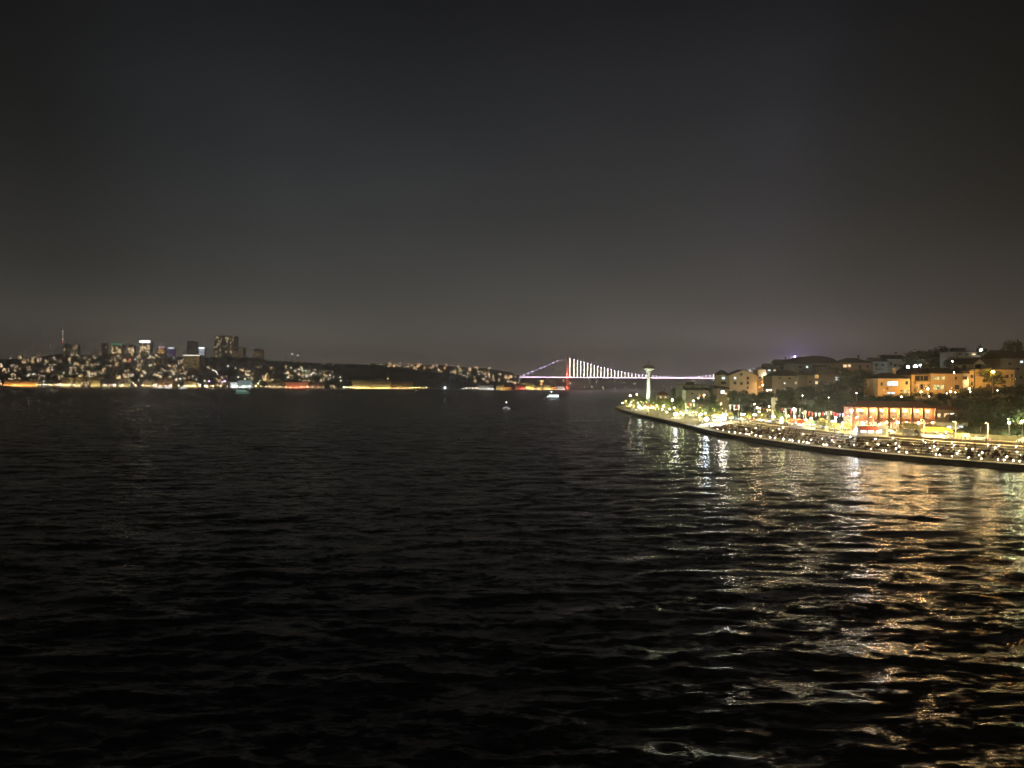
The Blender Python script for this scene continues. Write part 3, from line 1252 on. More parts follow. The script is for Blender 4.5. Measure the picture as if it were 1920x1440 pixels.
# ------------------------------------------------------------------ control tower on the headland
tp = P(1215.5, 757, 745)
e = empty('control_tower', (tp.x, 745, 1.5))
zt = lambda y: P(1215.5, y, 745).z - 1.5
px = 745 / F
tw = mat('tower_concrete', (.52, .52, .45), .7, .12, .3)
mb = MB()
mb.lathe([(4.1 * px, -2), (3.7 * px, 4), (3.4 * px, zt(700))], 20)
mb.build('shaft', tw, e, smooth=True)
mb = MB()
mb.lathe([(3.42 * px, zt(700) + .01), (3.9 * px, zt(697)), (5.6 * px, zt(694.5)), (9.5 * px, zt(692.6)), (12.6 * px, zt(691.8)), (12.6 * px, zt(691.2)), (2 * px, zt(691.1))], 24)
mb.build('funnel', tw, e, smooth=False)
mb = MB()
mb.lathe([(9.6 * px, zt(691.1)), (9.8 * px, zt(689.6))], 24, 0)
mb.lathe([(9.6 * px, zt(689.5)), (10.2 * px, zt(687.6))], 24, 1)
mb.lathe([(10.6 * px, zt(687.5)), (10.6 * px, zt(686.8)), (7 * px, zt(685.4)), (6 * px, zt(684)), (1, zt(683.8))], 24, 0)
mb.build('observation_deck', [tw, PANE['D']], e)
mb = MB()
for k in range(4):
    a = k * PI / 2 + .4
    mb.cyl((1.3 * math.cos(a), 1.3 * math.sin(a), zt(684)), (.2 * math.cos(a), .2 * math.sin(a), zt(676)), .12, .1, 5)
mb.cyl((0, 0, zt(684)), (0, 0, zt(674)), .14, .08, 6)
mb.lathe([(1.5, zt(681)), (1.5, zt(680.6)), (.1, zt(680.5))], 8)
mb.box(-1.6, 1.6, -.1, .1, zt(679.4), zt(679.1))
mb.build('antenna_mast', metal_l, e)
tag(e, 'tall white control tower with flared round head on the headland', 'tower')
mb = MB()
mb.box(-1, 1, -.5, .5, 0, .8, 0)
mb.quad((-.9, .52, .1), (.9, .52, .1), (.9, .52, .7), (-.9, .52, .7), 1)
for i, (dx, dy, st) in enumerate(((-7, -22, 1), (9, -20, 1), (1, -34, 1))):
    if i == 0:
        fl = mb.build('ground_floodlight', [metal_d, emis('tower_flood', (.96, 1, .80), 12000)])
    else:
        c = fl.copy()
        COL.objects.link(c)
        fl = c
    fl.location = (tp.x + dx, 745 + dy, 1.6)
    fl.rotation_euler = (.75, 0, math.atan2(dx, -dy))
    tag(fl, ['ground floodlight aimed up at white tower, left one', 'ground floodlight aimed up at white tower, right one', 'ground floodlight aimed up at white tower, nearest one'][i], 'floodlight', 'floodlights of the control tower')


# ------------------------------------------------------------------ houses on the near hill
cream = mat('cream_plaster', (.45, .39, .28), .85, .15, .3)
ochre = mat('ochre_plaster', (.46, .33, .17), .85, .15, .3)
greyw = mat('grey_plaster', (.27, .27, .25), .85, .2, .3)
brown = mat('brown_plaster', (.24, .13, .08), .85, .2, .3)
frame_m = mat('window_frame', (.30, .28, .25), .6, .15, 2)


def house(name, label, x0, x1, ytop, Yd, wm, roof='flat', dep=12, rot=0.0, wins=(), balc=(), rh=2.2, rm=None, yb=None, ridge=None, extra=None, cat='house'):
    """x0, x1, ytop, wins and balc are read off the photo at distance Yd and turned into metres here"""
    xm = (x0 + x1) / 2
    c = P(xm, 726, Yd)
    w = (x1 - x0) / F * Yd / math.cos(rot)
    zb = min(gz(c.x - w / 2, Yd), gz(c.x + w / 2, Yd), gz(c.x, Yd)) - 1.0
    if yb:
        zb = min(zb, P(xm, yb, Yd).z)
    face = -math.atan2(c.x, Yd) * .0
    e = empty(name, (c.x, Yd, zb), rot)
    h = P(xm, ytop, Yd).z - zb
    mb = MB()
    mb.box(-w / 2, w / 2, 0, dep, 0, h)
    rm = rm or roof_d
    o_ = .7
    if roof == 'gable_front':
        rp = P(xm, ridge, Yd).z - zb
        mb.add([(-w / 2, 0, h), (w / 2, 0, h), (0, 0, rp), (-w / 2, dep, h), (w / 2, dep, h), (0, dep, rp)], [(0, 1, 2), (3, 5, 4)])
    mb.build('wall', wm, e)
    mb = MB()
    if roof == 'flat':
        mb.box(-w / 2 - .3, w / 2 + .3, -.3, dep + .3, h + .01, h + .5)
        mb.box(-w * .2, w * .1, dep * .3, dep * .6, h + .5, h + 2.4)
        mb.cyl((w * .2, dep * .4, h + .5), (w * .2, dep * .4, h + 3.2), .06, .05, 5)
    elif roof == 'hip':
        z0 = h + .01
        k = min(w * .35, dep * .5)
        mb.add([(-w / 2 - o_, -o_, z0), (w / 2 + o_, -o_, z0), (w / 2 + o_, dep + o_, z0), (-w / 2 - o_, dep + o_, z0),
                (-w / 2 + k, dep / 2, z0 + rh), (w / 2 - k, dep / 2, z0 + rh)], [(0, 1, 5, 4), (1, 2, 5), (2, 3, 4, 5), (3, 0, 4), (3, 2, 1, 0)])
    elif roof == 'gable_side':
        z0 = h + .01
        mb.add([(-w / 2 - o_, -o_, z0), (w / 2 + o_, -o_, z0), (w / 2 + o_, dep + o_, z0), (-w / 2 - o_, dep + o_, z0),
                (-w / 2 - o_, dep / 2, z0 + rh), (w / 2 + o_, dep / 2, z0 + rh)], [(0, 1, 5, 4), (1, 2, 5), (2, 3, 4, 5), (3, 0, 4), (3, 2, 1, 0)])
    elif roof == 'gable_front':
        t = .28
        for s in (-1, 1):
            xa = s * (w / 2 + .6)
            za = h - .6 * (rp - h) / (w / 2) + .03
            vs = []
            for y in (-.6, dep + .6):
                vs += [(xa, y, za), (0, y, rp + .03), (0, y, rp + .03 + t), (xa, y, za + t)]
            mb.add(vs, [(0, 1, 2, 3), (4, 7, 6, 5), (0, 4, 5, 1), (3, 2, 6, 7), (0, 3, 7, 4)])
    elif roof == 'dome':
        n = 14
        vs = []
        for j in range(n + 1):
            a = PI * j / n
            for y in (-1.0, dep + 1):
                vs.append((-math.cos(a) * (w / 2 + .8), y, h + .02 + rh * math.sin(a) ** .8))
        fs = [(2 * j, 2 * j + 1, 2 * j + 3, 2 * j + 2) for j in range(n)]
        fs.append(tuple(2 * j for j in range(n + 1)))
        mb.add(vs, fs)
    mb.build('roof', rm, e)
    if roof in ('hip', 'gable_side', 'gable_front') and w > 7:
        mb = MB()
        mb.box(w * .18, w * .18 + .9, dep * .4, dep * .4 + .9, h, h + rh + 1.6)
        mb.box(w * .18 - .1, w * .18 + 1, dep * .4 - .1, dep * .4 + 1, h + rh + 1.61, h + rh + 1.8)
        mb.build('chimney', wm, e)
    sc = Yd / F / math.cos(rot)
    for (wx, wy, ww, wh, kind) in wins:
        u = (wx - xm) * sc
        v = P(wx, wy, Yd).z - zb
        a, b = ww * sc / 2, wh * Yd / F / 2
        fb = MB()
        t = .12
        fb.box(u - a - t, u + a + t, -.12, -.004, v + b, v + b + t)
        fb.box(u - a - t, u + a + t, -.18, -.004, v - b - t, v - b)
        fb.box(u - a - t, u - a, -.12, -.004, v - b, v + b)
        fb.box(u + a, u + a + t, -.12, -.004, v - b, v + b)
        if ww * sc > 1.6:
            n = int(ww * sc / 1.1)
            for i in range(1, n):
                q = u - a + 2 * a * i / n
                fb.box(q - .05, q + .05, -.1, -.05, v - b, v + b)
        fr = fb.build('window', frame_m, e)
        pb = MB()
        pb.quad((u - a, -.03, v - b), (u + a, -.03, v - b), (u + a, -.03, v + b), (u - a, -.03, v + b))
        pb.build('pane', PANE[kind], fr)
    for (bx0, bx1, by) in balc:
        u0, u1 = (bx0 - xm) * sc, (bx1 - xm) * sc
        v = P(xm, by, Yd).z - zb
        bb = MB()
        bb.box(u0, u1, -1.5, -.01, v - .2, v)
        bb.box(u0, u1, -1.5, -1.42, v, v + .9)
        bb.box(u0, u0 + .08, -1.41, -.01, v, v + .9)
        bb.box(u1 - .08, u1, -1.41, -.01, v, v + .9)
        bb.build('balcony', wm, e)
    tag(e, label, cat)
    return e


house('gabled_house', 'cream house with gabled front beside the bridge end', 1368, 1420, 704, 470, cream, 'gable_front', ridge=693.5, dep=14,
      wins=[(1389.5, 702, 5, 4, 'D'), (1378, 709, 4.5, 4.5, 'C'), (1402, 709, 4.5, 4.5, 'D'), (1378, 718, 5, 5, 'D'), (1390, 719, 5, 5, 'D'), (1402, 718, 4.5, 5, 'D'), (1402, 727, 3.5, 4, 'D')])
house('balcony_house', 'pale house wing with stacked balconies left of the gabled house', 1349, 1367, 703, 478, cream, 'hip', rh=3.2, dep=12,
      wins=[(1356, 709, 6, 4, 'C'), (1357, 718, 10, 4, 'D'), (1357, 727, 10, 4, 'D')], balc=[(1348, 1367, 714), (1348, 1367, 723)])
house('orange_lit_house', 'tall narrow house washed orange beside the gabled house', 1421, 1436, 693, 476, ochre, 'hip', rh=1.6, dep=10,
      wins=[(1424.5, 709, 4, 5, 'D'), (1429.5, 716, 5, 4, 'O'), (1424, 726, 4, 4, 'O'), (1431, 726, 3, 4, 'D')], balc=[(1419, 1429, 712), (1419, 1429, 721)])
house('roof_terrace_house', 'dark roofed house with white attic windows behind blue lamp', 1437, 1458, 697, 540, greyw, 'gable_side', rh=6, dep=14,
      wins=[(1442, 694.5, 5, 3, 'C'), (1452, 694.5, 4, 3, 'W'), (1441, 703, 4, 4, 'D'), (1450, 703, 4, 4, 'D')], yb=735)
house('stepped_house', 'dark stepped roof house left of the domed block', 1459, 1486, 685, 545, greyw, 'gable_side', rh=4.5, dep=16,
      wins=[(1466, 690, 5, 3, 'D'), (1477, 690, 5, 3, 'D'), (1470, 699, 6, 3, 'D')], yb=735)
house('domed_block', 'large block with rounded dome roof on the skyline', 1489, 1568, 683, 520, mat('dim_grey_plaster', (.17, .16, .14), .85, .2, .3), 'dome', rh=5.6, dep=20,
      wins=[(1500, 688, 6, 4, 'D'), (1513, 688, 4, 4, 'C'), (1536, 686.5, 26, 4, 'D'), (1536, 694, 26, 3.5, 'D'), (1500, 696, 6, 3, 'D'), (1556, 688, 5, 5, 'D')],
      balc=[(1521, 1562, 683.5), (1521, 1562, 692.5)], yb=720)
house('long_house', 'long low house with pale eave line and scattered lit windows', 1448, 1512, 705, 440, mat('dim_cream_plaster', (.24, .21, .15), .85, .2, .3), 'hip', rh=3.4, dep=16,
      wins=[(1497.5, 709, 5, 3.5, 'W'), (1480, 709.5, 6, 3.5, 'D'), (1462, 709, 6, 3, 'D'), (1471, 718.5, 3, 3, 'C'), (1492, 718, 3, 4.5, 'W'), (1502, 723, 5, 4, 'D'), (1477, 731.5, 10, 5, 'C'), (1503, 731.5, 11, 5.5, 'Y'), (1458, 731, 5, 4, 'D')],
      balc=[(1470, 1488, 727)])
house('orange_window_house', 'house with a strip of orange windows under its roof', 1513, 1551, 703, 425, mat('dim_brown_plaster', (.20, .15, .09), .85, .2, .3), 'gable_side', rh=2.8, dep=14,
      wins=[(1531, 706, 7, 6, 'O'), (1539, 706, 6, 6, 'O'), (1546, 706.5, 5, 5.5, 'O'), (1531, 717.5, 5, 5, 'W'), (1538, 717.5, 5, 5, 'W'), (1519, 716, 5, 5, 'D'), (1532, 730, 7, 2, 'W')], balc=[(1526, 1549, 713)])
house('cool_window_house', 'house with two cold white windows under a pale sloping roof', 1554, 1600, 703, 415, mat('dim_brown_plaster', (.20, .15, .09)), 'gable_side', rh=4, dep=14, rot=.12,
      rm=mat('pale_worn_roof', (.13, .11, .08), .85, .2, .5), wins=[(1569.5, 710, 8, 6, 'C'), (1582, 709, 9, 5.5, 'C'), (1592, 712, 5, 4, 'D')], yb=730)
house('brown_house', 'brown brick house with a lit corner window on the skyline', 1577, 1636, 680, 450, brown, 'hip', rh=3.0, dep=16,
      wins=[(1584, 686, 6.5, 5, 'W'), (1592, 686, 6, 5, 'W'), (1612, 687, 6, 5, 'D'), (1626, 687, 6, 5, 'D')], yb=712)
house('grey_roof_house', 'grey house with faint white eave lines behind dark trees', 1637, 1663, 678, 470, greyw, 'gable_side', rh=2.6, dep=12, wins=[(1643, 684, 6, 4, 'D'), (1655, 684, 6, 4, 'D'), (1648, 692, 12, 3, 'D')], balc=[(1640, 1662, 691)], yb=712)
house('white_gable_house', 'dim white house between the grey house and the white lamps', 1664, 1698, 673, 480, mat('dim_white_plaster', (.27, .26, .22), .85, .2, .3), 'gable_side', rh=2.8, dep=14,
      wins=[(1670, 682, 4, 6, 'D'), (1678, 685, 6, 5, 'D'), (1688, 686, 8, 5, 'D')], yb=712)
house('ochre_house', 'ochre lit house with large white windows behind the restaurant', 1646, 1706, 710, 300, ochre, 'hip', rh=2.4, dep=12,
      wins=[(1667, 719, 8, 9, 'C'), (1677, 719, 12, 8, 'V'), (1653, 720, 4, 6, 'D'), (1657, 733, 4, 5, 'O'), (1671, 737, 14, 4, 'C'), (1699, 734, 9, 7, 'Y'), (1700, 718, 5, 6, 'D')],
      balc=[(1662, 1684, 731)], yb=748)
house('balcony_apartments', 'orange lit balconies of the long ochre apartment house', 1709, 1744, 703, 306, ochre, 'flat', dep=12,
      wins=[(1720, 709, 9, 9, 'D'), (1728, 709, 5, 9, 'D'), (1736, 709, 8, 9, 'D'), (1719, 725, 8, 9, 'O'), (1728, 725, 5, 9, 'D'), (1736, 724, 6, 9, 'O'), (1722, 741, 10, 5, 'D'), (1735, 741, 9, 5, 'D')],
      balc=[(1714, 1743, 719), (1714, 1743, 735)], yb=750, cat='apartment house')
house('ochre_apartments', 'long ochre apartment house with yellow lit square windows', 1745, 1803, 701, 304, ochre, 'flat', dep=14,
      wins=[(1755, 709, 12, 5.5, 'Y'), (1768, 709, 7, 6, 'Y'), (1756, 726, 12, 9, 'Y'), (1766, 726, 8, 9, 'Y'), (1794, 726, 9, 8, 'D'), (1768, 742, 5, 6, 'D'), (1780, 741, 6, 6, 'O'), (1792, 709, 4, 5, 'D')],
      balc=[(1749, 1775, 739)], yb=750, cat='apartment house')
house('grey_link_house', 'narrow grey house between the ochre and yellow buildings', 1804, 1816, 700, 308, greyw, 'flat', dep=10, wins=[(1809, 709, 8, 6, 'D'), (1809, 724, 6, 5, 'W')], yb=750)
house('yellow_lit_house', 'tall house lit sodium yellow behind a dark tree', 1828, 1902, 693, 322, mat('yellow_plaster', (.50, .37, .16), .85, .15, .3), 'flat', dep=14,
      wins=[(1840, 703, 6, 6, 'D'), (1872, 706, 6, 6, 'D'), (1888, 706, 5, 6, 'D'), (1897, 704, 3, 6, 'D'), (1852, 724, 6, 7, 'D'), (1883, 726, 6, 8, 'D'), (1898, 728, 4, 9, 'D'), (1840, 735, 6, 4, 'O')],
      balc=[(1884, 1902, 738)], yb=752)
house('small_gable_house', 'small pale gable peeping above the yellow lit house', 1826, 1846, 681, 345, cream, 'gable_front', ridge=672.5, dep=12, wins=[(1835, 690, 6, 5, 'D'), (1844, 687, 3, 3, 'C')], yb=745)
house('narrow_yellow_house', 'narrow yellow strip house left of the dark tree', 1817, 1826, 695, 316, ochre, 'flat', dep=10, wins=[(1822, 706, 4, 6, 'D'), (1822, 720, 4, 5, 'D')], yb=750)
house('hilltop_house', 'flat hilltop house with roof garden and one white lamp', 1792, 1838, 659.5, 430, mat('dim_white_plaster', (.27, .26, .22)), 'flat', dep=16, wins=[(1800, 665, 7, 4, 'D'), (1812, 665, 7, 4, 'D'), (1825, 665, 7, 4, 'W')], balc=[(1795, 1835, 669)], yb=700)
house('hilltop_wing', 'long hilltop wing right of the roof garden house', 1839, 1874, 661, 435, greyw, 'flat', dep=16, wins=[(1848, 666, 8, 3.5, 'D'), (1862, 666, 8, 3.5, 'D')], yb=700)
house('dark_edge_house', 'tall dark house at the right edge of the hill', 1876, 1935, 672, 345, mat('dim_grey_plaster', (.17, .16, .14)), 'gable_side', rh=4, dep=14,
      wins=[(1915, 669.5 + 9, 5, 4, 'C'), (1893, 682, 7, 5, 'D'), (1908, 692, 7, 5, 'D'), (1914, 708, 6, 6, 'D'), (1914, 724, 6, 6, 'D')], yb=760)
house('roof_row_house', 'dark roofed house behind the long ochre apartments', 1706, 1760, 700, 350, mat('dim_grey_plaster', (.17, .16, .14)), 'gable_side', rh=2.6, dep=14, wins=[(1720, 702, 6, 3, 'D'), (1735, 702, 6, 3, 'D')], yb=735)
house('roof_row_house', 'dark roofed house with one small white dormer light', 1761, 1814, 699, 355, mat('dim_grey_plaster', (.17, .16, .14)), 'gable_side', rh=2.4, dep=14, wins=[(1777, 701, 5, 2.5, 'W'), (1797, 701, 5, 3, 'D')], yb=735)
house('shore_house', 'low dark house behind the headland, left one', 1273, 1324, 722, 610, greyw, 'flat', dep=12, wins=[(1299, 726, 5, 3, 'D'), (1282, 726, 5, 3, 'D'), (1316, 726, 5, 3, 'D')], yb=745)
house('shore_house', 'low dark house behind the headland, with pale wall band', 1286, 1330, 732, 520, greyw, 'gable_side', rh=1.8, dep=12, wins=[(1320, 744, 2, 5, 'O'), (1312, 742, 3, 4, 'O'), (1298, 738, 5, 3, 'D')], yb=756)
house('lit_shore_house', 'dark house with bright lit room below the balcony house', 1346, 1368, 729, 425, mat('dim_brown_plaster', (.20, .15, .09)), 'hip', rh=1.5, dep=10, wins=[(1355, 735, 7, 5.5, 'V'), (1361, 738, 4, 3, 'W'), (1366, 746, 2, 8, 'W')], yb=758)
house('headland_pavilion', 'small red roofed pavilion on the headland behind white tower', 1234, 1254, 741, 690, cream, 'hip', rm=roof_r, rh=3.6, dep=9, wins=[(1239, 745, 4, 3, 'W'), (1248, 745, 4, 3, 'W')], cat='pavilion')

# ------------------------------------------------------------------ two storey restaurant on the road
RX0, RX1, RD = 1606, 1752, 246.0
xm = (RX0 + RX1) / 2
c = P(xm, 790, RD)
W = (RX1 - RX0) / F * RD
zb = road_z(RD) + .1
ROT = -.10
e = empty('restaurant', (c.x, RD, zb), ROT)
Z1 = P(xm, 787, RD).z - zb       # upper floor level
Z2 = P(xm, 764.5, RD).z - zb     # eaves
plas = mat('warm_red_plaster', (.17, .075, .045), .8, .15, .5)
mb = MB()
mb.box(-W / 2, W / 2, 2.2, 11, 0, Z2)
mb.box(-W / 2, W / 2, 0, 2.19, Z1 - .35, Z1)
mb.build('wall', plas, e)
mb = MB()
mb.add([(-W / 2 - .8, -.9, Z2 + .01), (W / 2 + .8, -.9, Z2 + .01), (W / 2 + .8, 12, Z2 + .01), (-W / 2 - .8, 12, Z2 + .01), (-W / 2 + 3, 6, Z2 + 2.0), (W / 2 - 3, 6, Z2 + 2.0)],
       [(0, 1, 5, 4), (1, 2, 5), (2, 3, 4, 5), (3, 0, 4), (3, 2, 1, 0)])
mb.build('roof', roof_r, e)
mb = MB()
mb.box(-W / 2, W / 2, -.06, .0, Z1 + .02, Z1 + .12)
mb.box(-W / 2, W / 2, -.06, .0, Z1 + .95, Z1 + 1.05)
for i in range(60):
    x = -W / 2 + W * i / 59
    mb.box(x - .03, x + .03, -.05, -.01, Z1 + .12, Z1 + .95)
mb.build('railing', plas, e)
lampxs = [1621, 1640, 1657, 1678, 1699, 1720, 1739]
edge = [RX0] + [(lampxs[i] + lampxs[i + 1]) / 2 for i in range(6)] + [RX1]
for x in edge:
    u = (x - xm) / F * RD
    mb = MB()
    mb.box(u - .35, u + .35, 0.02, .7, 0, Z2)
    mb.build('column', plas, e)
for i, x in enumerate(lampxs):
    u = (x - xm) / F * RD
    mb = MB()
    mb.cyl((u, 1.0, Z2), (u, 1.0, Z2 - .5), .05, .05, 5, 0)
    mb.lathe([(.05, Z2 - .45), (.5, Z2 - .75)], 10, 0, (u, 1.0, 0))
    s = mb.build('hanging_lamp', metal_d, e)
    mb = MB()
    mb.orb((u, 1.0, Z2 - 1.0), .42, 0, 10, 6, .7)
    mb.build('bulb', emis('restaurant_lamp', (1, .58, .22), 640), s)
    mb = MB()
    mb.box(u - 1.0, u + 1.0, 2.1, 2.19, Z1 + .5, Z2 - 1.4)
    mb.build('window', emis('amber_pane', (1, .62, .26), .9, .5, .8), e)
for i in range(12):
    u = -W / 2 + W * (i + .5) / 12
    mb = MB()
    mb.box(u - .85, u + .85, 2.1, 2.19, .9, Z1 - .9)
    mb.build('window', emis('amber_pane_low', (1, .70, .34), 1.5, .6, .9), e)
for x in (1630, 1664, 1684, 1722, 1729, 1747, 1700):
    u = (x - xm) / F * RD
    mb = MB()
    mb.orb((u, .6, Z1 - .9), .3, 0, 8, 6)
    mb.build('ceiling_lamp', emis('restaurant_low_lamp', (1, .64, .28), 220), e)
tag(e, 'two storey red restaurant with seven glaring arcade lamps', 'restaurant')
# its right hand wing
house('restaurant_wing', 'plain dark wing with three lit rooms right of the restaurant', 1754, 1808, 768.5, 247, mat('dim_brown_plaster', (.20, .15, .09)), 'hip', rm=roof_r, rh=1.4, dep=9,
      wins=[(1760, 779, 8, 7, 'W'), (1775, 781, 9, 12, 'W'), (1787, 781, 10, 12, 'V'), (1802, 784, 6, 12, 'W')])
house('grey_kiosk', 'grey boxy kiosk with white lit windows below the restaurant wing', 1772, 1815, 792.5, 232, mat('kiosk_grey', (.30, .31, .31), .6, .1, .6), 'flat', dep=5,
      wins=[(1779.5, 803, 8, 8, 'V'), (1789, 803, 6, 9, 'Y'), (1801, 803, 11, 9, 'C')], cat='kiosk')

# white kiosk with red awning by the road
kd = 224.0
kc = P(1637, 826, kd)
gzk = road_z(kd)
kc.z = gzk
e = empty('white_kiosk', kc, -.25)
w = 52 / F * kd
mb = MB()
mb.box(-w / 2, w / 2, 0, 4, -.1, 2.7)
mb.box(-w / 2 - .2, w / 2 + .2, -.2, 4.2, 2.71, 2.9)
mb.build('wall', mat('kiosk_white', (.62, .60, .55), .6, .1, .6), e)
mb = MB()
mb.add([(-w / 2, -.02, 2.65), (w / 2 * .3, -.02, 2.65), (w / 2 * .3, -2.0, 1.95), (-w / 2, -2.0, 1.95), (-w / 2, -2.0, 1.75), (w / 2 * .3, -2.0, 1.75)], [(0, 1, 2, 3), (3, 2, 5, 4)])
mb.build('awning', mat('red_canvas', (.62, .09, .05), .7, .15, 1.5), e)
for u in (-2.6, -.6, 1.6):
    mb = MB()
    mb.box(u - .75, u + .75, -.06, -.01, .9, 1.9)
    mb.build('hatch', PANE['V'], e)
mb = MB()
mb.box(w / 2 - 2.4, w / 2 - .6, -.05, -.01, .4, 2.2)
mb.build('menu_board', mat('grey_board', (.32, .33, .33), .5, .3, 3), e)
tag(e, 'white kiosk with red awning beside the glaring white floodlight', 'kiosk')

# orange awning stall, red tent stall and others
def stall(label, x, y, Yd, w, col, cname, h=2.6, rot=0.0, lamp=None):
    p = P(x, y, Yd)
    g = gz(p.x, Yd)
    e = empty('market_stall', (p.x, Yd, g), rot)
    mb = MB()
    for sx in (-1, 1):
        for sy in (0, 2.4):
            mb.cyl((sx * w / 2, sy, 0), (sx * w / 2, sy, h - .3), .04, .04, 5)
    mb.build('frame', metal_l, e)
    mb = MB()
    mb.add([(-w / 2 - .2, -.3, h - .35), (w / 2 + .2, -.3, h - .35), (w / 2 + .2, 2.7, h - .35), (-w / 2 - .2, 2.7, h - .35), (-w / 2 + .6, 1.2, h + .5), (w / 2 - .6, 1.2, h + .5),
            (-w / 2 - .2, -.3, h - .7), (w / 2 + .2, -.3, h - .7)], [(0, 1, 5, 4), (1, 2, 5), (2, 3, 4, 5), (3, 0, 4), (0, 6, 7, 1)])
    mb.build('canopy', mat(cname, col, .7, .2, 1.5), e)
    mb = MB()
    mb.box(-w / 2 + .2, w / 2 - .2, .1, .8, 0, .95)
    mb.build('counter', white, e)
    mb = MB()
    mb.orb((0, .9, h - .8), .14, 0, 8, 5)
    mb.orb((w * .3, .9, h - .8), .14, 0, 8, 5)
    mb.build('lamp', emis('stall_lamp', (1, .86, .6), 140), e)
    tag(e, label, 'stall')


OC = ((.75, .35, .05), 'orange_canvas')
RC = ((.6, .08, .05), 'red_tent_canvas')
WC = ((.65, .62, .52), 'cream_canvas')
stall('low stall with orange canopy behind the terrace', 1757, 832, 215, 7.5, *OC, rot=-.4)
stall('stall with red canopy at the terrace top, left part', 1492, 812, 268, 4.5, *RC, rot=-.4)
stall('stall with red canopy next to the green one', 1506, 812, 262, 4.0, *RC, rot=-.4)
stall('stall with pale green canopy at the terrace top', 1518, 814, 258, 3.6, (.22, .42, .30), 'green_canvas', rot=-.4)
stall('stall with red canopy near the tall white tower', 1216, 764, 560, 8, *RC)
stall('brown canopy stall behind the glaring headland floodlight', 1240, 757, 600, 9, (.25, .10, .07), 'brown_canvas')
stall('cream canopy stall on the far quay, by the tower', 1205, 760, 600, 7, *WC)
stall('cream canopy stall at the bend of the quay', 1300, 781, 420, 5, *WC)
stall('cream canopy stall left of the white banners', 1345, 792, 350, 4.5, *WC)
stall('blue grey canopy stall under the striped flags', 1288, 776, 450, 5, (.2, .28, .36), 'blue_canvas')


# ------------------------------------------------------------------ lamps of the near shore
def lamp_post(label, x, y, Yd, c, st, r, g=None, arm=0.0, name='street_lamp', cat='street lamp', minh=2.0, base=None):
    p = P(x, y, Yd)
    b = gz(p.x, Yd) if base is None else base
    h = max(minh, p.z - b)
    e = empty(name, (p.x + arm, Yd, b))
    mb = MB()
    mb.cyl((0, 0, -.3), (0, 0, h + (.3 if arm else -r - .02)), .10, .06, 6)
    mb.cyl((0, 0, -.05), (0, 0, .5), .16, .14, 8)
    if arm:
        mb.cyl((0, 0, h + .28), (-arm, 0, h + .32), .05, .05, 5)
    mb.build('pole', metal_l, e)
    mb = MB()
    mb.orb((-arm, 0, h), r, 0, 10, 6, .8)
    mb.build('lamp_head', emis(f'near_{c}_{st}', LC[c][1], st), e)
    return tag(e, label, cat, g)


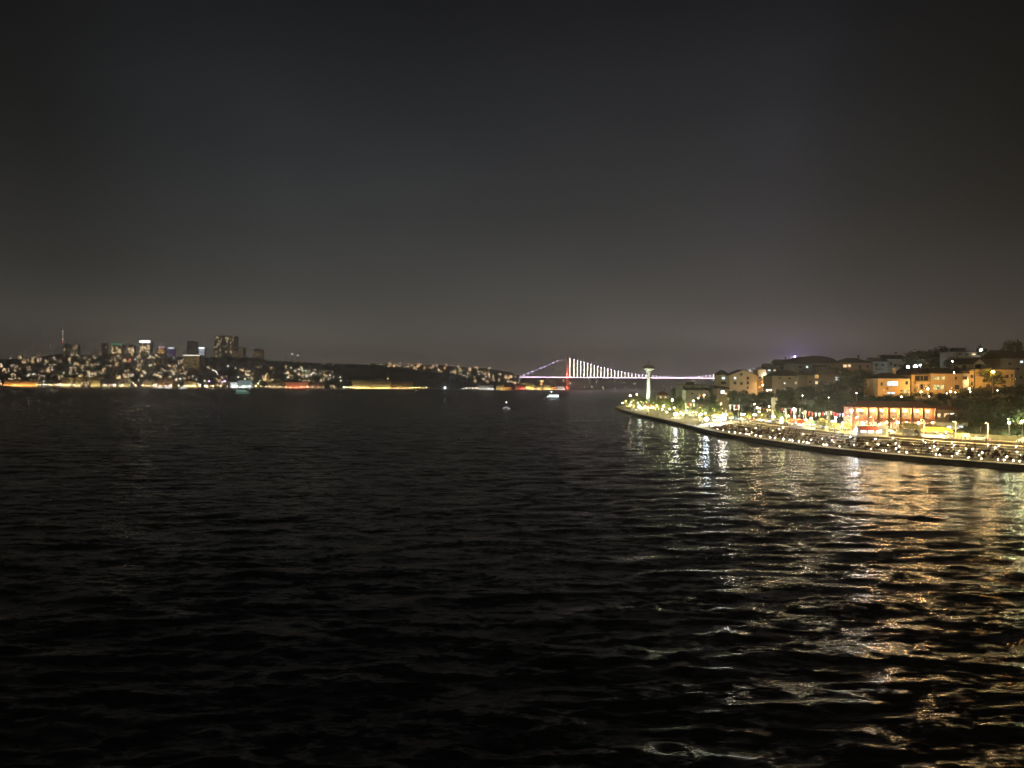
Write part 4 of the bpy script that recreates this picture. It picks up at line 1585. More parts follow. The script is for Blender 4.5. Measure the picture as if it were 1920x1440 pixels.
SG = 'street lamps along the near promenade'
FG = 'floodlights along the quay'
lamp_post('glaring white floodlight on the headland below the white tower', 1201, 763, 560, 'cool', 90, 1.3, FG)
lamp_post('glaring white floodlight at the inner bend of the quay', 1267, 780, 415, 'white', 110, 1.0, FG)
lamp_post('glaring bluish floodlight close above the sea wall', 1324, 786, 345, 'cool', 420, .85, FG)
lamp_post('glaring pinkish floodlight behind the bluish one', 1313, 777, 390, 'white', 260, .7, FG)
lamp_post('wide glaring warm floodlight right of the bluish one', 1352, 787, 335, 'white', 700, .65, FG)
lamp_post('glaring warm floodlight paired with the wide one', 1358, 787, 333, 'white', 700, .65, FG)
for x, y, d, c, st, r, lb in ((1182, 741.5, 690, 'white', 60, .5, 'small globe lamp at the left tip of headland'),
                              (1194, 739.5, 760, 'yellow', 60, .4, 'tiny globe lamp left of the white tower'),
                              (1231, 742, 700, 'white', 60, .4, 'small globe lamp right of the white tower'),
                              (1174, 752, 660, 'yellow', 90, .5, 'yellow lamp lighting trees at the headland tip'),
                              (1261, 750, 520, 'green', 400, .7, 'greenish glaring lamp before the tree right of tower'),
                              (1300, 751.5, 500, 'warm', 160, .42, 'warm lamp on post above the striped banners'),
                              (1309, 747, 520, 'green', 60, .42, 'dim greenish lamp above the warm one'),
                              (1320, 741, 505, 'orange', 80, .45, 'orange lamp on the dark shore house'),
                              (1352, 757, 420, 'warm', 60, .28, 'small warm lamp on the slope below the balconies'),
                              (1415, 758, 345, 'warm', 60, .25, 'small lamp on bent arm left of the pillar'),
                              (1420, 764.5, 330, 'warm', 1200, .40, 'glaring warm twin head street lamp left of pillar'),
                              (1424, 772, 328, 'warm', 120, .22, 'lower small lamp under the twin head lamp'),
                              (1442, 762, 345, 'white', 60, .2, 'faint lamp just left of the tall pillar'),
                              (1489, 767, 300, 'white', 1300, .40, 'glaring white lamp beside the hanging white banners'),
                              (1549, 790.5, 262, 'white', 200, .30, 'left lamp of the four before the flags'),
                              (1561, 790, 258, 'white', 700, .36, 'second lamp of the four before the flags'),
                              (1567, 783, 262, 'white', 200, .30, 'upper lamp of the four before the flags'),
                              (1580, 793.5, 254, 'white', 700, .34, 'right lamp of the four before the flags'),
                              (1596, 770, 250, 'white', 700, .34, 'top left lamp of the cluster beside restaurant'),
                              (1601, 776, 250, 'white', 700, .34, 'middle lamp of the cluster beside restaurant'),
                              (1605, 783, 249, 'white', 160, .24, 'lowest lamp of the cluster beside restaurant'),
                              (1609, 769.5, 249, 'white', 160, .22, 'top right lamp of the cluster beside restaurant'),
                              (1605, 806.5, 228, 'cool', 3200, .5, 'cold white lamp at left corner of the white kiosk'),
                              (1892, 792.5, 215, 'green', 800, .32, 'pale green street lamp on post at right edge'),
                              (1917, 790, 212, 'green', 600, .30, 'pale green lamp cut by the right edge'),
                              (1437, 705, 475, 'cool', 110, .9, 'bluish white lamp among the hill houses'),
                              (1439, 731.5, 430, 'warm', 110, .35, 'warm lamp below the bluish hill lamp'),
                              (1445, 731.5, 425, 'warm', 60, .3, 'smaller warm lamp right of its twin'),
                              (1431, 722, 466, 'orange', 230, .45, 'sodium lamp lighting the narrow orange house'),
                              (1702.5, 688, 455, 'cool', 60, .75, 'left one of three white lamps below skyline'),
                              (1716.5, 686.5, 455, 'cool', 75, 1.0, 'largest of three white lamps below skyline'),
                              (1725.5, 684.5, 455, 'cool', 45, .5, 'right faint one of three white lamps below skyline'),
                              (1739.5, 729, 298, 'yellow', 60, .38, 'warm lamp at the ochre apartment balconies'),
                              (1839, 656, 425, 'white', 60, .6, 'white lamp on the roof garden house'),
                              (1861.5, 697, 276, 'orange', 1300, .42, 'sodium lamp shining through the dark tree'),
                              (1789, 698.5, 298, 'white', 50, .22, 'tiny white lamp on the ochre roof'),
                              (1785.5, 677.5, 400, 'white', 40, .3, 'tiny lamp among trees under the hilltop house')):
    lamp_post(lb, x, y, d, c, st, r, SG)
# sodium lamps that stand hidden behind trees and light the ochre fronts
for x, d, lb in ((1690, 284, 'sodium lamp before the ochre house'), (1727, 286, 'sodium lamp before the orange balconies'), (1782, 286, 'sodium lamp before the long ochre apartments'), (1818, 296, 'sodium lamp before narrow yellow house')):
    lamp_post(lb + ', low behind trees', x, 750, d, 'orange', 420, .28, 'sodium lamps before the ochre houses')
mb = MB()  # hooded floodlights added only to brighten the hill house fronts
mb.cyl((0, 0, -.3), (0, 0, 3.0), .07, .05, 6)
mb.box(-.45, .45, -.12, -.06, 2.9, 3.5)
FP = mb.mesh('pole', [metal_d])
mb = MB()
mb.quad((.42, .02, 2.95), (-.42, .02, 2.95), (-.42, -.05, 3.45), (.42, -.05, 3.45))
FL = {'w': mb.mesh('lamp_head', [emis('added_flood_warm', (1, .80, .48), 300)]), 'o': mb.mesh('lamp_head', [emis('added_flood_sodium', (1, .56, .17), 560)]),
      'g': mb.mesh('lamp_head', [emis('added_flood_pale', (.9, .95, .75), 70)])}
for x, d, c, wh in ((1358, 464, 'w', 'balcony house'), (1385, 458, 'w', 'gabled house, left'), (1405, 458, 'w', 'gabled house, right'), (1428, 462, 'o', 'orange lit house'),
                    (1462, 428, 'w', 'long house, left'), (1492, 428, 'w', 'long house, right'), (1532, 412, 'w', 'orange window house'), (1578, 402, 'w', 'cool window house'),
                    (1592, 437, 'w', 'brown house, left'), (1618, 437, 'w', 'brown house, right'), (1530, 506, 'g', 'domed block'), (1648, 458, 'g', 'grey roof house'), (1682, 468, 'g', 'white gable house'),
                    (1808, 418, 'g', 'hilltop house'), (1856, 424, 'g', 'hilltop wing'), (1660, 289, 'o', 'ochre house, left'), (1690, 289, 'o', 'ochre house, right'), (1718, 294, 'o', 'balcony apartments, left'),
                    (1736, 294, 'o', 'balcony apartments, right'), (1758, 292, 'o', 'ochre apartments, left'), (1786, 292, 'o', 'ochre apartments, right'), (1822, 306, 'o', 'narrow yellow house'),
                    (1845, 309, 'o', 'yellow lit house, left'), (1878, 309, 'o', 'yellow lit house, middle'), (1896, 309, 'o', 'yellow lit house, right'), (1905, 332, 'w', 'dark edge house'),
                    (1298, 508, 'g', 'shore house')):
    p = P(x, 740, d)
    e = empty('added_wall_flood', (p.x, d, gz(p.x, d)))
    for nm, me in (('pole', FP), ('lamp_head', FL[c])):
        o = bpy.data.objects.new(nm, me)
        COL.objects.link(o)
        o.parent = e
    tag(e, f'added low floodlight turned to the front of the {wh}', 'floodlight', 'added floodlights before the hill houses')
for x, y, d in ((1742, 751.5, 272), (1775, 754, 268), (1791, 753.5, 268), (1819, 751.5, 268), (1870, 748.5, 268), (1554, 745.5, 300), (1505, 741.5, 330), (1583, 722, 330), (1606, 737, 300)):
    lamp_post('tiny white path lamp on the dark wooded slope', x, y, d, 'white', 30, .16, 'path lamps on the dark slope', name='path_lamp', cat='path lamp')

# added lamps, hoods hiding their glow, to brighten terrace, quay and trees
k = 0
for Y in (178, 187, 196, 206, 216, 227, 239, 252, 266, 281, 297, 315, 335, 356, 380, 406, 435, 466, 500, 535, 570, 605, 640, 670):
    t = t_at_Y(Y)
    x, y, a = curve(t, 23.5 if Y < 300 else 15)
    q = proj(x, y, road_z(y) + 5)
    e = empty('street_lamp', (x, y, float(road_z(y))), a)
    mb = MB()
    mb.cyl((0, 0, -.2), (0, 0, 5.2), .09, .06, 6)
    mb.cyl((0, 0, 5.15), (-.9, 0, 5.35), .05, .04, 5)
    mb.build('pole', metal_l, e)
    mb = MB()
    mb.box(-1.35, -.75, -.22, .22, 5.16, 5.34, 0)
    mb.quad((-1.33, -.2, 5.12), (-1.33, .2, 5.12), (-.77, .2, 5.12), (-.77, -.2, 5.12), 1)
    mb.build('lamp_head', [metal_d, emis('added_promenade_lamp' if Y < 300 else 'added_quay_lamp', (1, .76, .32) if Y < 300 else (1, .90, .36), 12500 if Y < 300 else 3600)], e)
    if Y >= 300:
        tag(e, f'added bent arm lamp on the flat quay {near_zone(q[0])}', 'street lamp', 'added bent arm lamps')
    else:
        tag(e, f'added bent arm lamp above the terrace {near_zone(q[0])}', 'street lamp', 'added bent arm lamps')


GP = None
k = 0
while k < 52:
    if k < 34:
        t, s = random.uniform(t_at_Y(345), t_at_Y(690)), random.uniform(6, 28)
    else:
        t, s = random.uniform(t_at_Y(225), t_at_Y(345)), random.uniform(20.4, 33)
    x, y, a = curve(t, s)
    z = float(road_z(y)) - .1 if s > 20 else float(np.interp(s, [5.2, 9, 14, 22], [1.3, 1.5, .3 + .6 * road_z(y), road_z(y) - .1]))
    q = proj(x, y, z + 2)
    e = empty('garden_lamp', (x, y, z))
    if GP is None:
        mb = MB()
        mb.cyl((0, 0, -.2), (0, 0, 2.5), .06, .05, 6)
        mb.cyl((0, 0, 2.5), (0, 0, 2.56), .12, .12, 8)
        gpole = mb.mesh('pole', [metal_d])
        GP = []
        for i, (c_, st_) in enumerate((((1, .76, .34), 140), ((.88, 1, .40), 150), ((1, .92, .70), 190))):
            mb = MB()
            mb.orb((0, 0, 2.82), .26, 0, 8, 5)
            GP.append(mb.mesh('globe', [emis(f'garden_globe_{i}', c_, st_)]))
    i = random.randrange(3)
    for nm, me in (('pole', gpole), ('globe', GP[i])):
        o = bpy.data.objects.new(nm, me)
        COL.objects.link(o)
        o.parent = e
    tag(e, f"{['warm', 'greenish', 'white'][i]} globe garden lamp {near_zone(q[0])}", 'garden lamp', 'globe lamps of the promenade gardens')
    k += 1

# ------------------------------------------------------------------ trees
def crown_mesh(seed, R, H, nleaf, leaf, m, lobes=9, droop=0.0):
    r = random.Random(seed)
    mb = MB()
    cs = []
    for _ in range(lobes):
        a, q, z = r.uniform(0, 6.28), r.random() ** .6 * .62, r.uniform(-.55, .7)
        cs.append((R * q * math.cos(a), R * q * math.sin(a), H * .5 * z, R * r.uniform(.32, .55)))
    for _ in range(nleaf):
        c = r.choice(cs)
        d = Vector((r.gauss(0, 1), r.gauss(0, 1), r.gauss(0, .8))).normalized() * c[3] * r.uniform(.55, 1.08)
        p = Vector(c[:3]) + d
        p.z -= droop * (p.x ** 2 + p.y ** 2) / R
        n = (d.normalized() + Vector((r.gauss(0, .5), r.gauss(0, .5), r.gauss(0, .5)))).normalized()
        a = n.orthogonal().normalized() * leaf * r.uniform(.6, 1.3)
        b = n.cross(a).normalized() * leaf * r.uniform(.35, .8)
        mb.add([p - a, p - b * .7, p + a, p + b], [(0, 1, 2, 3)])
    return mb.mesh('crown', [m])


def trunk_mesh(h, r0, seed):
    r = random.Random(seed)
    mb = MB()
    mb.cyl((0, 0, -1), (0, 0, h * .6), r0, r0 * .7, 7)
    mb.cyl((0, 0, h * .6), (r.uniform(-.3, .3), r.uniform(-.3, .3), h), r0 * .7, r0 * .3, 6)
    for _ in range(5):
        a = r.uniform(0, 6.28)
        z = h * r.uniform(.45, .8)
        mb.cyl((0, 0, z), (h * .28 * math.cos(a), h * .28 * math.sin(a), z + h * .22), r0 * .35, r0 * .12, 5)
    return mb.mesh('trunk', [bark])


TK = {}
for i in range(5):
    TK['dark%d' % i] = (trunk_mesh(7, .28, i), crown_mesh(i, 4.2, 7.5, 2600, .34, leaf_d, 13), 6.6)
for i in range(4):
    TK['mid%d' % i] = (trunk_mesh(5, .22, 20 + i), crown_mesh(30 + i, 3.2, 5.2, 1900, .26, leaf_m, 10), 4.9)
for i in range(3):
    TK['pale%d' % i] = (trunk_mesh(2.6, .15, 40 + i), crown_mesh(50 + i, 1.9, 3.4, 1500, .17, leaf_y, 9, .25), 2.9)
TK['tall'] = (trunk_mesh(13, .34, 60), crown_mesh(61, 3.6, 11, 1000, .4, leaf_m, 9), 9.5)


def tree(kind, x, y, z, sc, label, group=None, sz=1.0):
    t, c, ch = TK[kind]
    e = empty('tree', (x, y, z), random.uniform(0, 6.28))
    e.scale = (sc, sc, sc * sz)
    a = bpy.data.objects.new('trunk', t)
    b = bpy.data.objects.new('crown', c)
    for o in (a, b):
        COL.objects.link(o)
        o.parent = e
    b.location = (0, 0, ch)
    tag(e, label, 'tree', group)


def tree_px(kind, x, ytop, Yd, wpx, label, group=None):
    """tree whose crown top shows at (x, ytop) and whose crown is wpx wide"""
    base = {'d': 4.2, 'm': 3.2, 'p': 1.9, 't': 3.6}[kind[0]]
    full = {'d': 10.2, 'm': 7.5, 'p': 4.7, 't': 15}[kind[0]]
    p = P(x, ytop, Yd)
    g = gz(p.x, Yd)
    sc = wpx / F * Yd / 2 / base
    sz = max(.45, (p.z - g) / full / sc)
    tree(kind, p.x, Yd, g, sc, label, group, sz)


PT = 'small lit trees along the promenade'
for k, x, y, d, w, lb in (('pale0', 1172, 747, 668, 12, 'yellow lit tree nearest the tip of headland'), ('pale1', 1186, 745, 690, 14, 'yellow lit tree left of the white tower'),
                          ('mid0', 1252, 748, 560, 26, 'green lit tree left of the greenish lamp'), ('pale2', 1241, 760, 520, 22, 'orange brown lit tree right of the tower'),
                          ('mid1', 1275, 744, 505, 30, 'large green tree right of the greenish lamp'), ('pale0', 1270, 762, 440, 14, 'small yellow green tree at the quay bend'),
                          ('mid2', 1300, 762, 430, 22, 'green tree behind the striped flags'), ('mid3', 1332, 760, 410, 26, 'green tree left of the white banners'),
                          ('pale1', 1312, 757, 450, 16, 'pale tree between flags and warm lamp'),
                          ('pale1', 1344, 771, 365, 22, 'yellow green bush left of the banner gantry'), ('pale2', 1366, 768, 350, 22, 'yellow green bush below the banner gantry'),
                          ('pale0', 1402, 769, 322, 22, 'willowy yellow lit tree left of twin lamp'), ('pale1', 1428, 772, 316, 24, 'willowy yellow lit tree right of twin lamp'),
                          ('mid2', 1459, 765, 318, 20, 'dark green lit tree right of the tall pillar'), ('pale2', 1480, 779, 296, 20, 'pale low tree under the hanging banners'),
                          ('pale0', 1545, 781, 256, 22, 'olive tree under the four lamps, left one'), ('pale1', 1565, 792, 246, 24, 'olive tree under the four lamps, middle one'),
                          ('pale2', 1586, 789, 243, 26, 'olive tree left of the restaurant corner'), ('pale0', 1516, 783, 270, 18, 'olive tree left of the four lamps'),
                          ('pale0', 1707, 797, 236, 40, 'wide olive tree before the restaurant front'), ('pale1', 1757, 797, 229, 22, 'round olive tree between restaurant and grey kiosk'),
                          ('pale2', 1799, 810, 219, 24, 'round clipped olive tree under the grey kiosk'), ('mid3', 1908, 795, 226, 36, 'green lit tree at the right edge behind lamp')):
    tree_px(k, x, y, d, w, lb, PT)
mb = MB()  # ground uplights added to brighten the small promenade trees, backs to the camera
mb.box(-.35, .35, -.16, -.10, 0, .55, 0)
mb.quad((.33, .06, .05), (-.33, .06, .05), (-.33, -.08, .5), (.33, -.08, .5), 1)
UPL = mb.mesh('ground_floodlight', [metal_d, emis('added_tree_flood', (.95, 1, .36), 1700)])
UPW = mb.mesh('ground_floodlight', [metal_d, emis('added_tree_flood_warm', (1, .80, .30), 1700)])


def added_uplight(x, y, r):
    tgt = Vector((x, y, 0))
    a = math.atan2(x, y)
    px_, py_ = x - math.sin(a - .35) * r, y - math.cos(a - .35) * r
    o = bpy.data.objects.new('ground_floodlight', random.choice([UPL, UPL, UPW]))
    COL.objects.link(o)
    s = float(sdist(px_, py_)[0])
    z = 1.3 if s < 5.2 else float(np.interp(s, [5.2, 9, 14, 22], [1.3, 1.5, .3 + .6 * road_z(py_), road_z(py_) - .1])) if py_ > 318 and s < 22 else gz(px_, py_)
    o.location = (px_, py_, z)
    o.rotation_euler = (0, 0, -(a - .35))
    q = proj(px_, py_, z)
    tag(o, f'added ground floodlight turned to a tree {near_zone(q[0])}', 'floodlight', 'added ground floodlights under the small trees')


for o in [o for o in COL.objects if o.get('group') == PT]:
    added_uplight(o.location.x, o.location.y, 1.6 + 2.4 * o.scale.x * (1 if o.children[1].data.name.startswith('crown') else 1))
n = 0
while n < 30:
    t = random.uniform(t_at_Y(350), t_at_Y(690))
    s = random.uniform(9, 30)
    x, y, _ = curve(t, s)
    q = proj(x, y, 3)
    z = float(np.interp(s, [5.2, 9, 14, 22], [1.3, 1.5, .3 + .6 * road_z(y), road_z(y) - .1]))
    tree(random.choice(['pale0', 'pale1', 'pale2', 'mid0', 'mid1']), x, y, z - .1, random.uniform(.7, 1.15), f'small lit tree on the flat quay {near_zone(q[0])}', PT)
    added_uplight(x, y, 2.4)
    n += 1
DT = 'dark trees on the near hill'
for k, x, y, d, w, lb in (('dark0', 1340, 722, 470, 26, 'dark tree left of the lit shore house'), ('dark1', 1385, 733, 400, 46, 'wide dark tree under the gabled house'),
                          ('dark2', 1420, 740, 380, 44, 'dark tree below the orange lit house'), ('dark3', 1468, 741, 350, 40, 'dark tree right of the tall pillar'),
                          ('dark4', 1450, 735, 375, 30, 'dark tree behind the tall pillar'),
                          ('dark0', 1512, 724, 340, 56, 'big dark tree below the yellow window'), ('dark1', 1555, 716, 325, 62, 'big dark tree below the two cold windows'),
                          ('dark2', 1601, 694, 318, 64, 'tallest dark tree left of the ochre house'), ('dark3', 1632, 708, 312, 40, 'dark tree touching the ochre house'),
                          ('dark4', 1530, 745, 305, 50, 'dark tree low on the slope behind the flags'), ('dark0', 1580, 748, 290, 54, 'dark tree low on slope above the olive trees'),
                          ('dark1', 1626, 742, 276, 36, 'dark tree above the left end of restaurant'), ('dark2', 1672, 738, 275, 36, 'dark tree before the white lit windows'),
                          ('dark3', 1700, 745, 272, 44, 'dark tree above the restaurant roof'), ('dark4', 1745, 750, 258, 34, 'dark tree above the right of restaurant roof'),
                          ('dark0', 1786, 752, 252, 36, 'dark tree under the ochre apartments'), ('dark1', 1814, 752, 244, 38, 'dark tree before the narrow yellow house'),
                          ('dark2', 1850, 748, 222, 58, 'big dark tree right of the grey kiosk'), ('dark3', 1893, 750, 216, 58, 'big dark tree above the right hand lamps'),
                          ('dark4', 1838, 775, 218, 40, 'dark shrubby tree beside the grey kiosk'), ('dark0', 1872, 782, 212, 40, 'dark tree left of the right hand lamps'),
                          ('tall', 1862, 684, 280, 58, 'tall dark tree in front of the sodium lamp'),
                          ('dark1', 1897, 640, 420, 44, 'round dark tree standing on the hilltop'), ('dark2', 1722, 659, 470, 84, 'broad dark tree mass behind three white lamps'),
                          ('dark3', 1760, 653, 480, 100, 'broad dark tree on the skyline left of hilltop house'), ('dark4', 1700, 668, 490, 40, 'small dark tree on the skyline'),
                          ('dark0', 1797, 672, 415, 50, 'dark tree under the hilltop house'), ('dark1', 1850, 668, 400, 60, 'dark tree under the hilltop wing'),
                          ('dark2', 1660, 667, 500, 40, 'thin topped dark tree behind the grey house'), ('dark3', 1617, 693, 400, 40, 'dark tree under the brown house'),
                          ('dark4', 1835, 648, 430, 14, 'small roof garden tree on hilltop house'), ('dark0', 1266, 728, 640, 22, 'dark tree at the left foot of hill'),
                          ('dark1', 1340, 740, 430, 30, 'dark tree above the white banners'), ('dark2', 1500, 752, 330, 40, 'dark tree behind the hanging banners'),
                          ('dark3', 1650, 744, 282, 30, 'dark tree in front of the ochre house'), ('dark4', 1770, 765, 262, 30, 'dark tree behind the restaurant wing')):
    tree_px(k, x, y, d, w, lb, DT)
# more of the wood that fills the slope
n = 0
while n < 70:
    t = random.uniform(t_at_Y(200), t_at_Y(640))
    s = random.uniform(40, 66)
    x, y, _ = curve(t, s)
    q = proj(x, y, gz(x, y) + 5)
    if q[0] > 1960 or (1600 < q[0] < 1915 and s > 44) or (1590 < q[0] < 1825 and y < 262):
        continue
    sc = random.uniform(.55, .95)
    tree(random.choice(['dark0', 'dark1', 'dark2', 'dark3', 'mid0', 'mid2']), x, y, gz(x, y) - .3, sc,
         f'dark tree in the wood on the slope {near_zone(q[0])}', DT)
    n += 1

# undergrowth carpeting the slope
mb = MB()
for _ in range(5200):
    t = random.uniform(t_at_Y(170), t_at_Y(700))
    s = random.uniform(36, 120)
    x, y, _a = curve(t, s)
    p = Vector((x, y, gz(x, y) + random.uniform(0, 1.0)))
    for _k in range(4):
        c_ = p + Vector((random.uniform(-1, 1), random.uniform(-1, 1), random.uniform(-.2, .6)))
        q = [Vector((random.gauss(0, 1), random.gauss(0, 1), random.gauss(0, 1))).normalized() * .6 for _j in range(3)]
        mb.add([c_ + a_ for a_ in q], [(0, 1, 2)])
struct(mb.build('undergrowth', leaf_d), 'stuff')

# ------------------------------------------------------------------ pillar, banners, flags
p = P(1451, 778, 322)
g = gz(p.x, 322)
e = empty('sign_pillar', (p.x, 322, g))
h = P(1451, 745.5, 322).z - g
mb = MB()
mb.box(-.85, .55, 0, .8, -.5, h)
mb.box(.56, 1.45, 0, .8, h - 1.3, h)
mb.box(.56, .95, 0, .8, h - 2.8, h - 1.9)
mb.build('shaft', mat('pillar_plaster', (.42, .40, .33), .8, .15, .6), e)
mb = MB()
mb.cyl((.3, .4, h), (.3, .4, h + 3.6), .05, .04, 5)
mb.build('antenna', metal_l, e)
tag(e, 'tall pale notched pillar standing among dark trees', 'pillar')


for _k, _c in (('white', (.8, .8, .78)), ('red', (.55, .05, .04)), ('blue', (.2, .25, .5))):
    mat('flag_' + _k, _c, .7, .1, 2)


def gantry(label, x0, x1, y, Yd, flags, right=True):
    p = P((x0 + x1) / 2, y, Yd)
    g = gz(p.x, Yd)
    e = empty('banner_gantry', (p.x, Yd, g))
    w = (x1 - x0) / F * Yd
    h = p.z - g
    mb = MB()
    s = 1 if right else -1
    mb.cyl((s * w / 2, 0, -.3), (s * w / 2, 0, h), .09, .07, 6)
    mb.cyl((-w / 2, 0, h), (w / 2, 0, h), .05, .05, 6)
    mb.cyl((s * w / 2 - s * .5, 0, -.3), (s * w / 2 - s * .5, 0, h * .55), .08, .06, 6)
    mb.build('pole', metal_l, e)
    for fx, fw, fh, c in flags:
        u = fx * w - w / 2
        mb = MB()
        vs = []
        n = 6
        for i in range(n + 1):
            z = h - .1 - fh * i / n
            ww = fw * (1 - .55 * i / n)
            yy = .18 * math.sin(i * 1.4 + fx * 9)
            vs += [(u - ww / 2, yy, z), (u + ww / 2, yy + .12, z)]
        mb.add(vs, [(2 * i, 2 * i + 1, 2 * i + 3, 2 * i + 2) for i in range(n)])
        mb.build('flag', mat('flag_' + c, {'white': (.8, .8, .78), 'red': (.55, .05, .04), 'blue': (.2, .25, .5)}[c], .7, .1, 2), e)
    tag(e, label, 'banners')


gantry('banner gantry with three drooping white flags left of the pillar', 1368, 1391, 759, 345, [(.05, .9, 2.2, 'white'), (.38, .9, 2.6, 'white'), (.55, .5, 2.4, 'red'), (.75, 1.1, 2.3, 'white')])
gantry('banner gantry with white and red flags at the quay bend', 1285, 1308, 756, 450, [(.05, 1, 3.6, 'white'), (.25, 1, 2.6, 'red'), (.45, 1.1, 2.6, 'white'), (.7, 1.2, 3, 'white')])
gantry('banner gantry with long white flags below the glaring lamp', 1470, 1500, 766, 300, [(.1, .7, 3.2, 'white'), (.45, .5, 2.6, 'red'), (.62, .7, 2.8, 'white'), (.75, .5, 2.2, 'white')])


def bunting(label, pts, Yd, cols):
    a, b = P(*pts[0], Yd), P(*pts[1], Yd)
    e = empty('bunting_string', a)
    d = b - a
    n = len(cols)
    mb = MB()
    pv = None
    for i in range(n + 1):
        u = i / n
        p = d * u + Vector((0, 0, -.8 * math.sin(PI * u)))
        if pv is not None:
            mb.cyl(pv, p, .025, .025, 4, cap=False)
        pv = p
    for z in (Vector((0, 0, 0)), d):
        mb.cyl(z, z + Vector((0, 0, -(a.z - gz(a.x, Yd)))), .07, .05, 5)
    mb.build('cord', metal_l, e)
    for i, c in enumerate(cols):
        u = (i + .5) / n
        p = d * u + Vector((0, 0, -.8 * math.sin(PI * u)))
        mb = MB()
        mb.add([p + Vector((-.38, 0, 0)), p + Vector((.38, 0, 0)), p + Vector((.22, .1, -1.0)), p + Vector((-.05, .15, -1.35))], [(0, 1, 2, 3)])
        mb.build('flag', MATS['flag_' + c], e)
    tag(e, label, 'bunting')


bunting('string of red and white flags over the four lamps', ((1556, 770), (1594, 772)), 254, ['white', 'red', 'red', 'blue', 'white', 'red', 'white'])
bunting('string of small flags in front of dark trees', ((1507, 769), (1553, 771)), 270, ['white', 'red', 'red', 'white', 'white', 'red', 'white'])
bunting('string of flags between twin lamp and tall pillar', ((1422, 763), (1470, 765)), 322, ['white', 'red', 'white', 'red', 'white', 'white', 'red'])

# ------------------------------------------------------------------ cars on the road
def make_car(kind, body, van=False):
    e = empty('parked_car', (0, 0, 0))
    mb = MB()
    L_, Wc = 4.4, 1.75
    top = [(-2.2, .55), (-2.15, .85), (-1.35, .98), (-.75, 1.42), (.95, 1.45), (1.65, 1.0), (2.15, .92), (2.2, .5)]
    if van:
        top = [(-2.4, .5), (-2.35, 1.0), (-1.9, 1.15), (-1.4, 1.95), (2.2, 2.0), (2.35, 1.2), (2.38, .5)]
    bot = [(top[-1][0], .28), (top[0][0], .28)]
    prof = top + bot
    n = len(prof)
    vs = []
    for s in (-1, 1):
        for (x, z) in prof:
            k = Wc / 2 * (1 if z < 1.05 else .82)
            vs.append((x, s * k, z))
    fs = [tuple(range(n)), tuple(reversed(range(n, 2 * n)))] + [(i, n + i, n + (i + 1) % n, (i + 1) % n) for i in range(n)]
    mb.add(vs, fs)
    mb.build('body', body, e)
    zt_, zb_ = (1.34, 1.02) if not van else (1.8, 1.2)
    mb = MB()
    x0, x1 = (-1.0, 1.25) if not van else (-1.35, 2.0)
    for s in (-1, 1):
        y = s * (Wc / 2 * .84)
        mb.box(x0 + .1, -.02, y - .09, y + .09, zb_, zt_)
        mb.box(.06, x1, y - .09, y + .09, zb_, zt_)
    mb.build('window', PANE['D'], e)
    mb = MB()
    a = -1.0 if not van else -1.72
    mb.add([(a - .26, -.62, zb_), (a - .26, .62, zb_), (a + .2, .56, zt_ + .02), (a + .2, -.56, zt_ + .02)], [(0, 1, 2, 3)])
    mb.build('windscreen', PANE['D'], e)
    for x in (-1.4, 1.35):
        for s in (-1, 1):
            mb = MB()
            mb.cyl((x, s * .70, .33), (x, s * .90, .33), .33, .33, 12)
            w = mb.build('wheel', mat('tyre_rubber', (.02, .02, .02), .8, .1, 3), e)
            mb = MB()
            mb.cyl((x, s * .901, .33), (x, s * .915, .33), .2, .19, 10)
            mb.build('rim', metal_l, w)
    for s in (-1, 1):
        mb = MB()
        mb.box(top[0][0] - .03, top[0][0] + .05, s * .62 - .17, s * .62 + .17, .6, .75)
        mb.build('headlight', mat('lamp_glass', (.7, .7, .7), .2, .05, 3), e)
        mb = MB()
        mb.box(top[-1][0] - .05, top[-1][0] + .03, s * .62 - .15, s * .62 + .15, .62, .78)
        mb.build('tail_light', mat('tail_glass', (.4, .02, .02), .3, .1, 3), e)
    return e


CARM = {'white': mat('white_car_paint', (.7, .7, .7), .25, .03, 1), 'silver': mat('silver_car_paint', (.42, .43, .44), .25, .05, 1, .5),
        'black': mat('black_car_paint', (.02, .02, .022), .2, .1, 1), 'red': mat('red_car_paint', (.35, .03, .03), .25, .1, 1), 'blue': mat('blue_car_paint', (.05, .09, .2), .25, .1, 1)}
protos = {}
spots = []
cc = ['white', 'silver', 'white', 'black', 'silver', 'white', 'red', 'silver', 'white', 'blue', 'white', 'black', 'silver', 'white']
for i, Y in enumerate(np.linspace(272, 385, 14)):
    spots.append((Y, cc[i], 23.6, 'kerb'))
for i, Y in enumerate(np.linspace(180, 262, 8)):
    spots.append((Y, cc[(i * 5 + 2) % 14], 28.6, 'road'))
for i, (Y, c_, s, w) in enumerate(spots):
    van = i in (2, 17)
    key = (c_, van)
    if key not in protos:
        o = make_car(c_, CARM[c_], van)
        protos[key] = (o, tree_of(o))
    else:
        o = copy_tree(*protos[key])
    t = t_at_Y(Y)
    x, y, a = curve(t, s)
    o.location = (x, y, float(road_z(y)) - .01)
    o.rotation_euler = (0, 0, a + PI / 2 + (PI if random.random() < .3 else 0))
    q = proj(x, y, 5)
    v = 'van' if van else 'car'
    where = 'parked at the kerb' if w == 'kerb' else 'parked on the land side'
    if van:
        o.name = 'parked_van'
    tag(o, f'{c_} {v} {where} {near_zone(q[0])}', v, 'vehicles along the shore road')
    if van:
        o['label'] = ('white van with dark windows parked left of the twin head lamp' if i == 2 else f'{c_} van parked on the land side {near_zone(q[0])}')

# ------------------------------------------------------------------ people
hair = mat('dark_hair', (.02, .015, .012), .7, .2, 5)
skin = mat('skin', (.42, .26, .18), .6, .1, 5)


